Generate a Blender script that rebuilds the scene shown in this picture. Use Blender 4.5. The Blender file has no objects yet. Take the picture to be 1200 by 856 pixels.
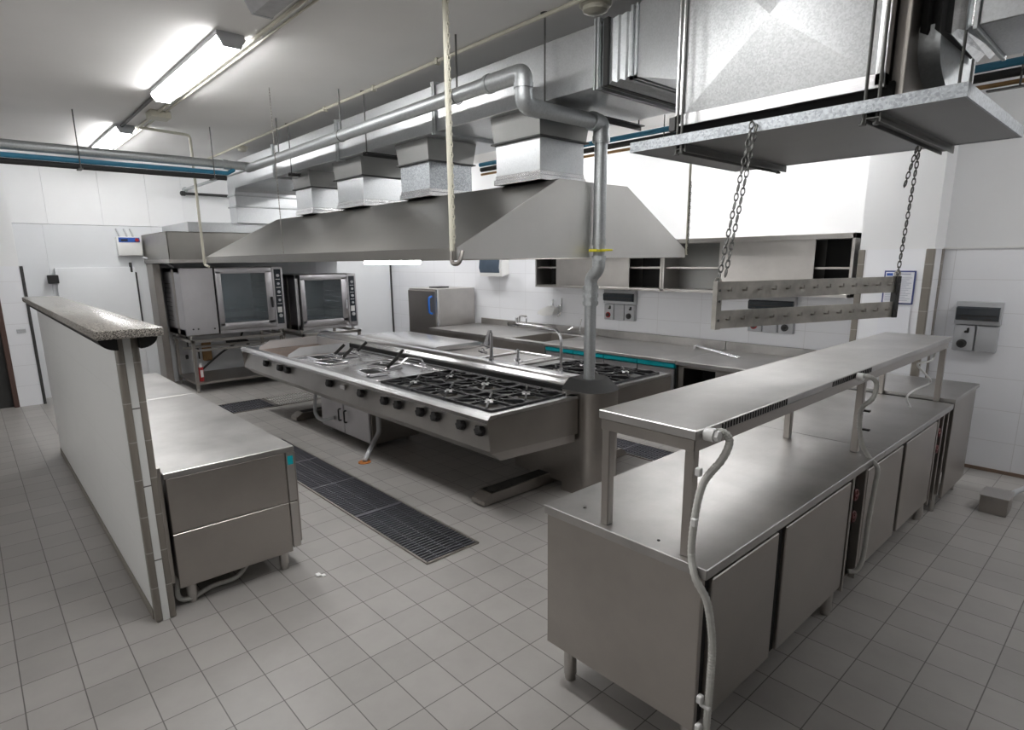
import bpy, bmesh, math, random
from mathutils import Vector, Matrix
random.seed(7)
C = bpy.context.scene.collection
S = bpy.context.scene

# ------------------------------------------------------------------ camera
yaw, pit, rol = -0.83326, 0.20886, -0.0108
fwd = Vector((math.sin(yaw)*math.cos(pit), math.cos(yaw)*math.cos(pit), -math.sin(pit)))
rt = Vector((math.cos(yaw), -math.sin(yaw), 0)); up = rt.cross(fwd)
r2 = rt*math.cos(rol)+up*math.sin(rol); u2 = -rt*math.sin(rol)+up*math.cos(rol)
cd = bpy.data.cameras.new('camera'); cam = bpy.data.objects.new('camera', cd); C.objects.link(cam)
M3 = Matrix((r2, u2, -fwd)).transposed()
cam.matrix_world = Matrix.Translation((0, 0, 1.92)) @ M3.to_4x4()
cd.sensor_width = 36; cd.lens = 696.616/1200*36
cd.shift_x = (600-598.066)/1200; cd.shift_y = (452.735-428)/1200
cd.clip_start = 0.05
S.camera = cam
# ------------------------------------------------------------------ light and exposure
S.view_settings.view_transform = 'Standard'; S.view_settings.look = 'None'
S.view_settings.gamma = 1; S.view_settings.use_curve_mapping = False
S.view_settings.exposure = 0.36
W = bpy.data.worlds.new('world'); S.world = W; W.use_nodes = True
W.node_tree.nodes['Background'].inputs[0].default_value = (0.9, 0.93, 1, 1)
W.node_tree.nodes['Background'].inputs[1].default_value = 0.3
CEIL = 3.5
def area(name, loc, rot, sx, sy, power, col=(1, 0.97, 0.93)):
    l = bpy.data.lights.new(name, 'AREA'); l.shape = 'RECTANGLE'; l.size = sx; l.size_y = sy
    l.energy = power; l.color = col
    o = bpy.data.objects.new(name, l); C.objects.link(o); o.location = loc; o.rotation_euler = rot
    return o
E_FRONT, E_BACK, E_AISLE_FILL, E_HOOD, P_FILL = 28.0, 30.0, 33.0, 15.0, 44   # emission of the lamp diffusers, power of the added fill light
# fill light added behind the camera to brighten the front faces
area('window_light', (-4.0, -2.9, 2.35), (0, 0, 0), 7.0, 1.7, P_FILL, (1, 0.99, 0.97)).rotation_euler = (math.radians(90), 0, 0)

# ------------------------------------------------------------------ materials
def new_mat(name):
    m = bpy.data.materials.new(name); m.use_nodes = True
    nt = m.node_tree; b = nt.nodes['Principled BSDF']
    return m, nt, b
def N(nt, t, **kw):
    n = nt.nodes.new(t)
    for k, v in kw.items():
        if k in n.inputs: n.inputs[k].default_value = v
        else: setattr(n, k, v)
    return n
def ramp(nt, src, p0, c0, p1, c1):
    r = nt.nodes.new('ShaderNodeValToRGB'); e = r.color_ramp.elements
    e[0].position = p0; e[0].color = (*c0, 1); e[1].position = p1; e[1].color = (*c1, 1)
    nt.links.new(src, r.inputs[0]); return r.outputs[0]
def coords(nt, scale=(1, 1, 1), kind='Object', rot=(0, 0, 0)):
    if kind == 'World':
        src = nt.nodes.new('ShaderNodeNewGeometry').outputs['Position']
    else:
        src = nt.nodes.new('ShaderNodeTexCoord').outputs[kind]
    mp = nt.nodes.new('ShaderNodeMapping'); mp.inputs['Scale'].default_value = scale
    mp.inputs['Rotation'].default_value = rot
    nt.links.new(src, mp.inputs[0]); return mp.outputs[0]
def plain(name, col, rough=0.5, metal=0.0, noise=0.06, nscale=9, emit=0):
    m, nt, b = new_mat(name)
    b.inputs['Roughness'].default_value = rough; b.inputs['Metallic'].default_value = metal
    n = N(nt, 'ShaderNodeTexNoise', Scale=nscale, Detail=4.0); nt.links.new(coords(nt), n.inputs['Vector'])
    c = ramp(nt, n.outputs[0], .3, tuple(x*(1-noise) for x in col), .7, tuple(min(1, x*(1+noise)) for x in col))
    nt.links.new(c, b.inputs['Base Color'])
    if emit:
        b.inputs['Emission Color'].default_value = (1, .995, .985, 1); b.inputs['Emission Strength'].default_value = emit
    return m
def steel(name, col=(.60, .585, .565), rough=.3, var=.12, brush=(1.5, 90, 90), dirt=.16, dscale=1.6, bump=.04):
    m, nt, b = new_mat(name)
    b.inputs['Metallic'].default_value = 1
    n = N(nt, 'ShaderNodeTexNoise', Scale=3.0, Detail=4.0); nt.links.new(coords(nt, brush), n.inputs['Vector'])
    n2 = N(nt, 'ShaderNodeTexNoise', Scale=dscale, Detail=8.0, Roughness=.6); nt.links.new(coords(nt), n2.inputs['Vector'])
    mx = N(nt, 'ShaderNodeMath', operation='MULTIPLY_ADD'); nt.links.new(n2.outputs[0], mx.inputs[0])
    mx.inputs[1].default_value = var*2; mx.inputs[2].default_value = rough-var
    ad = N(nt, 'ShaderNodeMath', operation='MULTIPLY_ADD'); nt.links.new(n.outputs[0], ad.inputs[0])
    ad.inputs[1].default_value = .10; nt.links.new(mx.outputs[0], ad.inputs[2])
    nt.links.new(ad.outputs[0], b.inputs['Roughness'])
    c = ramp(nt, n2.outputs[0], .32, tuple(x*(1-dirt) for x in col), .68, tuple(min(1, x*(1+dirt*.5)) for x in col))
    nt.links.new(c, b.inputs['Base Color'])
    bp = N(nt, 'ShaderNodeBump', Strength=bump, Distance=.01); nt.links.new(n.outputs[0], bp.inputs['Height'])
    nt.links.new(bp.outputs[0], b.inputs['Normal'])
    return m
def galvan(name, col=(.56, .575, .59), rough=.36, scale=130, contrast=.07):
    m, nt, b = new_mat(name); b.inputs['Metallic'].default_value = .92
    v = N(nt, 'ShaderNodeTexVoronoi', Scale=scale); nt.links.new(coords(nt), v.inputs['Vector'])
    n2 = N(nt, 'ShaderNodeTexNoise', Scale=1.7, Detail=6.0); nt.links.new(coords(nt), n2.inputs['Vector'])
    sep = nt.nodes.new('ShaderNodeSeparateColor'); nt.links.new(v.outputs['Color'], sep.inputs[0])
    mx = N(nt, 'ShaderNodeMath', operation='MULTIPLY_ADD'); nt.links.new(sep.outputs[0], mx.inputs[0]); mx.inputs[1].default_value = .5
    nt.links.new(n2.outputs[0], mx.inputs[2])
    c = ramp(nt, mx.outputs[0], .4, tuple(x*(1-contrast) for x in col), 1.0, tuple(min(1, x*(1+contrast)) for x in col))
    nt.links.new(c, b.inputs['Base Color'])
    rr = N(nt, 'ShaderNodeMath', operation='MULTIPLY_ADD'); nt.links.new(sep.outputs[1], rr.inputs[0]); rr.inputs[1].default_value = .12; rr.inputs[2].default_value = rough-.06
    nt.links.new(rr.outputs[0], b.inputs['Roughness'])
    return m
def tiles(name, w, h, col, grout, axes='XZ', off=(0, 0), rough=.2, mortar=.004, var=.04, bump=.3, spec=.5, dirt=0, smooth=0.0):
    m, nt, b = new_mat(name)
    g = nt.nodes.new('ShaderNodeNewGeometry'); sp = nt.nodes.new('ShaderNodeSeparateXYZ'); nt.links.new(g.outputs['Position'], sp.inputs[0])
    cb = nt.nodes.new('ShaderNodeCombineXYZ')
    for k, a in enumerate(axes):
        s = N(nt, 'ShaderNodeMath', operation='ADD'); s.inputs[1].default_value = off[k]
        nt.links.new(sp.outputs[a], s.inputs[0]); nt.links.new(s.outputs[0], cb.inputs[k])
    br = nt.nodes.new('ShaderNodeTexBrick'); br.offset = 0; br.squash = 1
    br.inputs['Scale'].default_value = 1; br.inputs['Mortar Size'].default_value = mortar; br.inputs['Mortar Smooth'].default_value = .3
    br.inputs['Brick Width'].default_value = w; br.inputs['Row Height'].default_value = h
    br.inputs['Color1'].default_value = (*[x*(1-var) for x in col], 1); br.inputs['Color2'].default_value = (*[min(1, x*(1+var)) for x in col], 1)
    br.inputs['Mortar'].default_value = (*grout, 1)
    nt.links.new(cb.outputs[0], br.inputs['Vector'])
    last = br.outputs['Color']
    n = N(nt, 'ShaderNodeTexNoise', Scale=2.3, Detail=8.0, Roughness=.65); nt.links.new(coords(nt, kind='World'), n.inputs['Vector'])
    if dirt:
        mix = N(nt, 'ShaderNodeMix', data_type='RGBA', blend_type='MULTIPLY'); mix.inputs[0].default_value = 1
        nt.links.new(last, mix.inputs[6]); nt.links.new(ramp(nt, n.outputs[0], .3, (1-dirt,)*3, .62, (1, 1, 1)), mix.inputs[7]); last = mix.outputs[2]
    nt.links.new(last, b.inputs['Base Color'])
    rr = N(nt, 'ShaderNodeMath', operation='MULTIPLY_ADD'); nt.links.new(n.outputs[0], rr.inputs[0]); rr.inputs[1].default_value = .25; rr.inputs[2].default_value = rough-.1
    nt.links.new(rr.outputs[0], b.inputs['Roughness'])
    bp = N(nt, 'ShaderNodeBump', Strength=bump, Distance=.002, invert=True); nt.links.new(br.outputs['Fac'], bp.inputs['Height']); nt.links.new(bp.outputs[0], b.inputs['Normal'])
    b.inputs['Specular IOR Level'].default_value = spec
    return m
M = {}
M['floor'] = tiles('floor_tile', .23390, .21577, (.35, .335, .32), (.12, .11, .105), 'XY', (2.638, -.365), rough=.36, mortar=.0028, var=.07, dirt=.14)
M['tile_back'] = tiles('white_wall_tile', .62, .285, (.84, .85, .885), (.70, .70, .72), 'XZ', (.1, 0), rough=.18, mortar=.003, var=.012, bump=.15)
M['tile_part'] = tiles('partition_tile', 1.6, .42, (.82, .83, .83), (.74, .75, .74), 'XZ', (0, 0), rough=.3, mortar=.002, var=.01, bump=.1)
M['tile_end'] = tiles('partition_end_tile', 5, .42, (.74, .75, .74), (.16, .15, .14), 'YZ', (0, .06), rough=.2, mortar=.004, var=.01)
M['paint'] = plain('white_wall_paint', (.80, .805, .815), .7, noise=.02, nscale=2)
M['paint_dim'] = plain('greige_wall_paint', (.42, .40, .38), .7, noise=.03, nscale=2)  # unseen front wall, toned down so the steel reflects it dark
M['dado_dark'] = plain('dark_brown_dado', (.13, .12, .11), .6, noise=.05, nscale=2)  # put on the unseen walls to darken floor bounce and steel reflections
M['cold'] = plain('cold_room_panel', (.70, .715, .735), .35, noise=.02, nscale=2)
M['ceiling'] = plain('ceiling_paint', (.78, .77, .76), .8, noise=.05, nscale=.8)
M['trim'] = tiles('beige_edge_tile', 5, .205, (.215, .195, .17), (.38, .36, .33), 'XZ', (0, 0), rough=.3, mortar=.003, var=.08)
M['steel'] = steel('brushed_stainless_steel', (.53, .51, .49))
M['steel_top'] = steel('worn_steel_worktop', (.47, .46, .45), .33, .12, dirt=.25, brush=(60, 1.5, 60), bump=.0, dscale=2.2)
M['steel_dull'] = steel('dull_stainless_panel', (.41, .385, .36), .32, .12, dirt=.14)
M['steel_bright'] = steel('bright_stainless_steel', (.72, .72, .73), .2, .06, dirt=.06)
M['hood'] = steel('hood_steel', (.36, .35, .33), .34, .08, dirt=.12, dscale=.9)  # darker copy of the hood steel, shade of the slopes in its colour
M['oven'] = steel('oven_steel', (.56, .55, .57), .36, .07, dirt=.10)
M['rackst'] = steel('stained_rack_steel', (.58, .56, .52), .5, .12, dirt=.35, dscale=6)
M['galv'] = galvan('galvanised_sheet')
M['galv_spot'] = galvan('spangled_galvanised_sheet', (.36, .38, .40), .5, 110, .3)
M['galv_pipe'] = galvan('galvanised_pipe', (.47, .49, .50), .5, 90, .08)
M['hood_end'] = steel('hood_end_steel', (.70, .69, .67), .38, .08, dirt=.08, dscale=.9)  # lighter copy of the hood steel, bright reflection put into its colour
M['sheet'] = steel('dull_zinc_sheet', (.30, .30, .295), .42, .08, dirt=.12)
M['satin'] = steel('satin_steel_guard', (.74, .74, .75), .48, .06, dirt=.06)
M['galv_fan'] = galvan('weathered_galvanised_sheet', (.45, .46, .465), .44, 150, .16)
M['chrome'] = steel('chrome', (.80, .80, .82), .12, .04, dirt=.04)
M['iron'] = plain('black_cast_iron', (.018, .018, .021), .42, .2, .3, 30)
M['black'] = plain('black_plastic', (.012, .011, .011), .5)
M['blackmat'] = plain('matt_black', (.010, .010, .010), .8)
M['dark'] = plain('dark_grey_metal', (.06, .06, .06), .5, .5)
M['darkrod'] = plain('grey_threaded_rod', (.13, .13, .125), .5, .7)
M['rubber'] = plain('dark_rubber', (.03, .03, .03), .7)
M['cream'] = plain('cream_painted_pipe', (.52, .50, .42), .45, 0, .08)
M['white'] = plain('white_plastic', (.75, .75, .74), .4, 0, .03)
M['hose'] = plain('pale_corrugated_hose', (.60, .60, .57), .45, 0, .08, 40)
M['greyp'] = plain('light_grey_plastic', (.46, .47, .49), .42, 0, .03)
M['smoke'] = plain('smoked_plastic', (.035, .042, .05), .15)
M['smokelight'] = plain('blue_grey_smoked_plastic', (.09, .12, .16), .2)
M['red'] = plain('red_plastic', (.35, .02, .02), .4)
M['darkred'] = plain('dark_red_valve_handle', (.10, .012, .012), .5)
M['yellow'] = plain('yellow_enamel', (.72, .66, .04), .4)
M['blue'] = plain('blue_plastic_handle', (.02, .16, .62), .35)
M['bluepipe'] = plain('blue_painted_pipe', (.03, .19, .31), .45, 0, .1)
M['teal'] = plain('teal_protective_film', (.0, .38, .45), .3, 0, .06)
M['panelblue'] = plain('blue_label', (.03, .10, .42), .4)
M['navy'] = plain('navy_frame', (.05, .07, .22), .4)
M['jamb'] = plain('dark_door_jamb', (.09, .05, .04), .5)
M['bar'] = plain('worn_grate_bar', (.20, .20, .23), .4, .6)
M['palebar'] = plain('pale_grate_bar', (.62, .61, .58), .5, 0)  # lit copy of the grate bars, the light on them is in the colour
M['wood'] = plain('stained_wood', (.35, .20, .08), .5, 0, .2)
M['brown'] = steel('browned_griddle', (.34, .25, .20), .35, .1, dirt=.3, dscale=5)
M['paper'] = plain('paper', (.78, .79, .84), .7, 0, .01)
M['ink'] = plain('grey_ink', (.25, .27, .36), .7)
M['foil'] = steel('aluminium_foil', (.80, .81, .82), .16, .06, dirt=.25, dscale=14)
for k_, e_ in (('front', E_FRONT), ('back', E_BACK), ('aisle', E_AISLE_FILL), ('hood', E_HOOD), ('side', 22.0)): M['lamp_'+k_] = plain('lit_diffuser_'+k_, (.9, .9, .9), .5, 0, .01, emit=e_)
M['lampoff'] = plain('unlit_diffuser', (.42, .42, .43), .3, 0, .12, 20)
M['orange'] = plain('rust_stain', (.45, .16, .03), .7, 0, .3, 40)
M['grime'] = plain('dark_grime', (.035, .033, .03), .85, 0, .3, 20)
def granite():
    m, nt, b = new_mat('granite'); v = N(nt, 'ShaderNodeTexVoronoi', Scale=260.0); nt.links.new(coords(nt), v.inputs['Vector'])
    n = N(nt, 'ShaderNodeTexNoise', Scale=110.0, Detail=5.0); nt.links.new(coords(nt), n.inputs['Vector'])
    sep = nt.nodes.new('ShaderNodeSeparateColor'); nt.links.new(v.outputs['Color'], sep.inputs[0])
    a = N(nt, 'ShaderNodeMath', operation='MULTIPLY'); nt.links.new(sep.outputs[0], a.inputs[0]); nt.links.new(n.outputs[0], a.inputs[1])
    nt.links.new(ramp(nt, a.outputs[0], .05, (.07, .065, .06), .42, (.42, .39, .35)), b.inputs['Base Color']); b.inputs['Roughness'].default_value = .25
    return m
M['granite'] = granite()
def glassmat():
    m, nt, b = new_mat('oven_glass'); b.inputs['Base Color'].default_value = (.75, .85, .88, 1); b.inputs['Roughness'].default_value = .04
    n = N(nt, 'ShaderNodeTexNoise', Scale=4.0, Detail=3.0); nt.links.new(coords(nt), n.inputs['Vector'])
    nt.links.new(ramp(nt, n.outputs[0], .2, (.72, .82, .86), .8, (.84, .92, .95)), b.inputs['Base Color'])
    b.inputs['Transmission Weight'].default_value = .97; b.inputs['IOR'].default_value = 1.45
    return m
M['glass'] = glassmat()

# ------------------------------------------------------------------ mesh helpers
def BM(): return bmesh.new()
def box(b, x0, x1, y0, y1, z0, z1, bev=0.0, seg=1):
    x0, x1 = sorted((x0, x1)); y0, y1 = sorted((y0, y1)); z0, z1 = sorted((z0, z1))
    g = bmesh.ops.create_cube(b, size=1)
    for v in g['verts']:
        v.co = Vector(((x0+x1)/2+v.co.x*(x1-x0), (y0+y1)/2+v.co.y*(y1-y0), (z0+z1)/2+v.co.z*(z1-z0)))
    if bev > 0:
        bev = min(bev, .45*min(x1-x0, y1-y0, z1-z0))
        ed = list({e for v in g['verts'] for e in v.link_edges})
        bmesh.ops.bevel(b, geom=ed, offset=bev, segments=seg, affect='EDGES', profile=.5)
    return b
def obox(b, mat, sx, sy, sz):
    g = bmesh.ops.create_cube(b, size=1)
    for v in g['verts']: v.co = mat @ Vector((v.co.x*sx, v.co.y*sy, v.co.z*sz))
def prism(b, poly, axis, a0, a1):
    def mk(p, a):
        return {'x': (a, p[0], p[1]), 'y': (p[0], a, p[1]), 'z': (p[0], p[1], a)}[axis]
    v0 = [b.verts.new(mk(p, a0)) for p in poly]; v1 = [b.verts.new(mk(p, a1)) for p in poly]
    n = len(poly)
    fs = [b.faces.new(v0), b.faces.new(v1[::-1])]
    for i in range(n): fs.append(b.faces.new((v0[i], v1[i], v1[(i+1) % n], v0[(i+1) % n])))
    bmesh.ops.recalc_face_normals(b, faces=fs)
    return b
def loft(b, A, Bp):
    va = [b.verts.new(p) for p in A]; vb = [b.verts.new(p) for p in Bp]; n = len(A); fs = [b.faces.new(va), b.faces.new(vb[::-1])]
    for i in range(n): fs.append(b.faces.new((va[i], vb[i], vb[(i+1) % n], va[(i+1) % n])))
    bmesh.ops.recalc_face_normals(b, faces=fs)
def tube(b, pts, r, n=12, smooth=True, radii=None):
    pts = [Vector(p) for p in pts]; rings = []
    prev = None
    for i, p in enumerate(pts):
        t = (pts[min(i+1, len(pts)-1)]-pts[max(i-1, 0)]).normalized()
        if prev is None:
            a = Vector((0, 0, 1)) if abs(t.z) < .9 else Vector((1, 0, 0)); s = t.cross(a).normalized()
        else:
            s = (prev - t*prev.dot(t)).normalized()
        prev = s; q = t.cross(s)
        rr = radii[i] if radii else r
        rings.append([b.verts.new(p+s*rr*math.cos(2*math.pi*k/n)+q*rr*math.sin(2*math.pi*k/n)) for k in range(n)])
    for i in range(len(rings)-1):
        for k in range(n):
            f = b.faces.new((rings[i][k], rings[i][(k+1) % n], rings[i+1][(k+1) % n], rings[i+1][k])); f.smooth = smooth
    b.faces.new(rings[0][::-1]); b.faces.new(rings[-1])
    return b
def bend(pts, rad=.05, seg=5):
    """round the corners of a polyline"""
    P = [Vector(p) for p in pts]; out = [P[0]]
    for i in range(1, len(P)-1):
        a = (P[i-1]-P[i]); c = (P[i+1]-P[i]); r = min(rad, a.length*.45, c.length*.45); a.normalize(); c.normalize()
        p0 = P[i]+a*r; p2 = P[i]+c*r
        for k in range(seg+1):
            t = k/seg; out.append(p0*(1-t)**2+P[i]*2*t*(1-t)+p2*t*t)
    out.append(P[-1]); return out
def spline(pts, seg=8):
    P = [Vector(p) for p in pts]; P = [P[0]*2-P[1]]+P+[P[-1]*2-P[-2]]; out = []
    for i in range(1, len(P)-2):
        for k in range(seg):
            t = k/seg; a, b_, c, d = P[i-1], P[i], P[i+1], P[i+2]
            out.append(.5*((2*b_)+(c-a)*t+(2*a-5*b_+4*c-d)*t*t+(3*b_-a-3*c+d)*t**3))
    out.append(P[-2]); return out
def corrugate(pts, r, pitch=.006):
    P = [Vector(p) for p in pts]; out = []; rad = []; k = 0
    for i in range(len(P)-1):
        d = (P[i+1]-P[i]).length; n = max(1, int(d/pitch))
        for j in range(n):
            out.append(P[i].lerp(P[i+1], j/n)); rad.append(r*(1.0 if k % 2 else .87)); k += 1
    return out, rad
def cyl(b, p0, p1, r, n=16): return tube(b, [p0, p1], r, n)
def disc(b, c, r, h, axis='z', n=20):
    c = Vector(c); d = {'x': Vector((1, 0, 0)), 'y': Vector((0, 1, 0)), 'z': Vector((0, 0, 1))}[axis]
    return tube(b, [c-d*h/2, c+d*h/2], r, n)
def ring(b, c, R, r, axis='z', n=20, m=6, sx=1, sy=1, mat=None):
    V = []
    for i in range(n):
        a = 2*math.pi*i/n; row = []
        for j in range(m):
            t = 2*math.pi*j/m; p = Vector(((R+r*math.cos(t))*math.cos(a)*sx, (R+r*math.cos(t))*math.sin(a)*sy, r*math.sin(t)))
            if mat is not None: p = mat @ p
            elif axis == 'x': p = Vector((p.z, p.x, p.y))+Vector(c)
            elif axis == 'y': p = Vector((p.x, p.z, p.y))+Vector(c)
            else: p = p+Vector(c)
            row.append(b.verts.new(p))
        V.append(row)
    for i in range(n):
        for j in range(m):
            f = b.faces.new((V[i][j], V[(i+1) % n][j], V[(i+1) % n][(j+1) % m], V[i][(j+1) % m])); f.smooth = True
def chain(b, p0, p1, pitch=.028, r=.0028, w=.012):
    p0 = Vector(p0); p1 = Vector(p1); d = p1-p0; n = max(2, int(d.length/pitch)); t = d.normalized()
    s = t.orthogonal().normalized(); q = t.cross(s)
    for i in range(n):
        c = p0.lerp(p1, (i+.5)/n); a, bb = (s, q) if i % 2 else (q, s)
        m = Matrix((t, a, bb)).transposed().to_4x4(); m.translation = c
        ring(b, c, w*.6, r, n=8, m=4, sx=pitch*.72/w, sy=.75, mat=m)

# ------------------------------------------------------------------ object helpers
def wloc(o):
    v = Vector((0, 0, 0))
    while o is not None: v += o.location; o = o.parent
    return v
def obj(name, b, mat, parent=None, origin=None, label=None):
    bmesh.ops.recalc_face_normals(b, faces=b.faces)
    if parent is None and origin is None:
        xs = [v.co.x for v in b.verts]; ys = [v.co.y for v in b.verts]; zs = [v.co.z for v in b.verts]
        origin = Vector(((min(xs)+max(xs))/2, (min(ys)+max(ys))/2, min(zs)))
    off = wloc(parent) if parent is not None else Vector(origin)
    bmesh.ops.translate(b, verts=b.verts, vec=-off)
    me = bpy.data.meshes.new(name); b.to_mesh(me); b.free()
    me.polygons.foreach_set('use_smooth', [True]*len(me.polygons)); me.set_sharp_from_angle(angle=math.radians(32))
    o = bpy.data.objects.new(name, me); C.objects.link(o); me.materials.append(M[mat] if isinstance(mat, str) else mat)
    if parent is not None: o.parent = parent
    else: o.location = off
    if label: o['label'] = label
    return o
def tag(o, label, cat, group=None, kind=None):
    o['label'] = label; o['category'] = cat
    if group: o['group'] = group
    if kind: o['kind'] = kind
    return o
def thing(name, label, cat, loc, group=None):
    o = bpy.data.objects.new(name, None); C.objects.link(o); o.location = loc; o.empty_display_size = .1
    return tag(o, label, cat, group)
def struct(name, b, mat, parent=None):
    o = obj(name, b, mat, parent, origin=(0, 0, 0))
    if parent is None: o['kind'] = 'structure'
    return o
def dup(root, loc, label=None, group=None):
    r = root.copy(); C.objects.link(r); r.location = loc
    if label: r['label'] = label
    if group: r['group'] = group
    for ch in root.children:
        c = ch.copy(); C.objects.link(c); c.parent = r
        for g in ch.children:
            d = g.copy(); C.objects.link(d); d.parent = c
    return r

# ------------------------------------------------------------------ the room
XL, XR, YF, YB = -10.95, 2.6, -3.0, 6.634
struct('floor', box(BM(), XL-.2, XR+.1, YF-.1, YB+.2, -.1, 0), 'floor')
struct('ceiling', box(BM(), XL-.2, XR+.1, YF-.1, YB+.2, CEIL, CEIL+.1), 'ceiling')
TT = 1.98
b = box(BM(), XL-.15, XR+.1, YB, YB+.15, TT, CEIL); wb = struct('wall_back', b, 'paint')
b = box(BM(), XL-.15, XR+.1, YB, YB+.15, 0, TT); obj('tiled_dado', b, 'tile_back', wb)
b = box(BM(), -1.43, XR, YB-.012, YB, TT-.004, TT+.012); obj('tile_ledge', b, 'white', wb)
# pilaster
b = box(BM(), -2.02, -1.43, 6.30, YB, TT, CEIL); wp = struct('wall_pilaster', b, 'paint')
obj('tiled_dado', box(BM(), -2.02, -1.43, 6.30, YB, 0, TT), 'tile_back', wp)
for i, (x0, x1, y0, y1) in enumerate([(-1.49, -1.424, 6.294, 6.34), (-1.45, -1.424, 6.56, YB), (-2.03, -1.97, 6.294, 6.33)]):
    struct('trim_%d' % (i+1), box(BM(), x0, x1, y0, y1, 0, TT, .006), 'trim')
b = box(BM(), XR, XR+.1, YF-.1, YB+.1, 1.7, CEIL); wr_ = struct('wall_right', b, 'paint')
obj('dado', box(BM(), XR, XR+.1, YF-.1, YB+.1, 0, 1.7), 'dado_dark', wr_)  # unseen dado, added to keep the counter doors dark
b = box(BM(), XL-.15, XR+.1, YF-.1, YF, 1.5, CEIL); wf_ = struct('wall_front', b, 'paint_dim')
obj('dado', box(BM(), XL-.15, XR+.1, YF-.1, YF, 0, 1.5), 'dado_dark', wf_)
# cold-room wall on the left, in panels
b = BM(); ys = [.60, 1.05, 1.72, 2.34, 2.84, 3.9, 5.0, YB]
for i in range(len(ys)-1): box(b, XL-.12, XL, ys[i]+.001, ys[i+1]-.001, 2.50, CEIL, .001)
wl = struct('wall_left', b, 'paint')
b = BM(); ys = [.60, .98, 2.34, 3.9, 5.0, YB]
for i in range(len(ys)-1): box(b, XL-.02, XL+.015, ys[i]+.001, ys[i+1]-.001, 0, 2.49, .001)
obj('cold_room_panel', b, 'cold', wl)
box(b := BM(), XL, XL+.03, YB-.035, YB, 0, 2.6, .004); struct('trim_4', b, 'dark')
# the wall section near the left edge of the picture, stepping forward
b = BM(); box(b, XL-.15, -10.5, .36, .62, TT-.07, CEIL); box(b, XL-.15, -10.5, YF, .36, 2.3, CEIL); box(b, XL-.15, -10.5, YF, -.75, 0, 2.3)
wj = struct('wall_left_front', b, 'paint')
obj('tiled_dado', box(BM(), XL-.15, -10.495, .36, .62, 0, TT-.07), 'tile_back', wj)
struct('trim_5', box(BM(), -10.55, -10.48, .62, .655, 0, 1.91, .004), 'dark')
d = struct('door_2', box(BM(), -10.62, -10.58, -.75, .36, 0, 2.3, .004), 'dark')
b = BM(); box(b, -10.58, -10.485, .30, .36, 0, 2.3, .006); obj('door_frame', b, 'jamb', d)
# cold-room door
d = struct('door_1', box(BM(), XL+.02, XL+.09, 1.03, 2.03, .05, 1.88, .012, 2), 'cold')
for z in (.55, 1.72):
    b = BM(); box(b, XL+.05, XL+.13, .93, 1.06, z-.06, z+.06, .01); obj('hinge', b, 'black', d)
b = BM(); box(b, XL+.03, XL+.10, 1.97, 2.0, 1.80, 1.95, .006); box(b, XL+.03, XL+.10, 2.03, 2.05, 1.0, 1.8, .004); obj('latch', b, 'dark', d)
# end stub and steel guard beside the ovens
struct('trim_6', box(BM(), -10.85, -10.45, 2.19, 2.29, 0, 1.93, .006), 'steel_dull')
struct('trim_7', box(BM(), XR-.02, XR, YF, YB, 0, .1), 'trim')

# partition (dwarf wall) with granite coping
px0, px1, py0, py1 = -7.55, -3.46, .52, .615
wp2 = struct('wall_partition', box(BM(), px0, px1-.012, py0, py1, 0, 1.57), 'tile_part')
b = box(BM(), px1-.012, px1, py0+.03, py1-.03, 0, 1.57, .002); obj('end_tile', b, 'tile_end', wp2)
for ya, yb in ((py0-.004, py0+.032), (py1-.032, py1+.004)):
    obj('corner_strip', box(BM(), px1-.05, px1+.004, ya, yb, 0, 1.57, .012, 3), 'trim', wp2)
b = box(BM(), px0, px1-.05, py0-.008, py0, 0, .06, .003); obj('skirting', b, 'trim', wp2)
cop = box(BM(), px0-.05, -3.33, .425, .71, 1.572, 1.615, .006, 2); obj('coping_slab', cop, 'granite', wp2)
for side in (0, 1):
    b = BM(); pr = []
    for k in range(9):
        a = math.pi/2*k/8
        pr.append((math.sin(a)*.085, -math.cos(a)*.06))
    if side: poly = [(py1, 1.572), (py1, 1.51)]+[(py1+.08*math.sin(math.pi/2*k/8), 1.572-.062*math.cos(math.pi/2*k/8)) for k in range(1, 9)]
    else: poly = [(py0, 1.572), (py0, 1.51)]+[(py0-.08*math.sin(math.pi/2*k/8), 1.572-.062*math.cos(math.pi/2*k/8)) for k in range(1, 9)]
    prism(b, poly, 'x', -7.45, -3.40); obj('bracket', b, 'blackmat', wp2)

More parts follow.
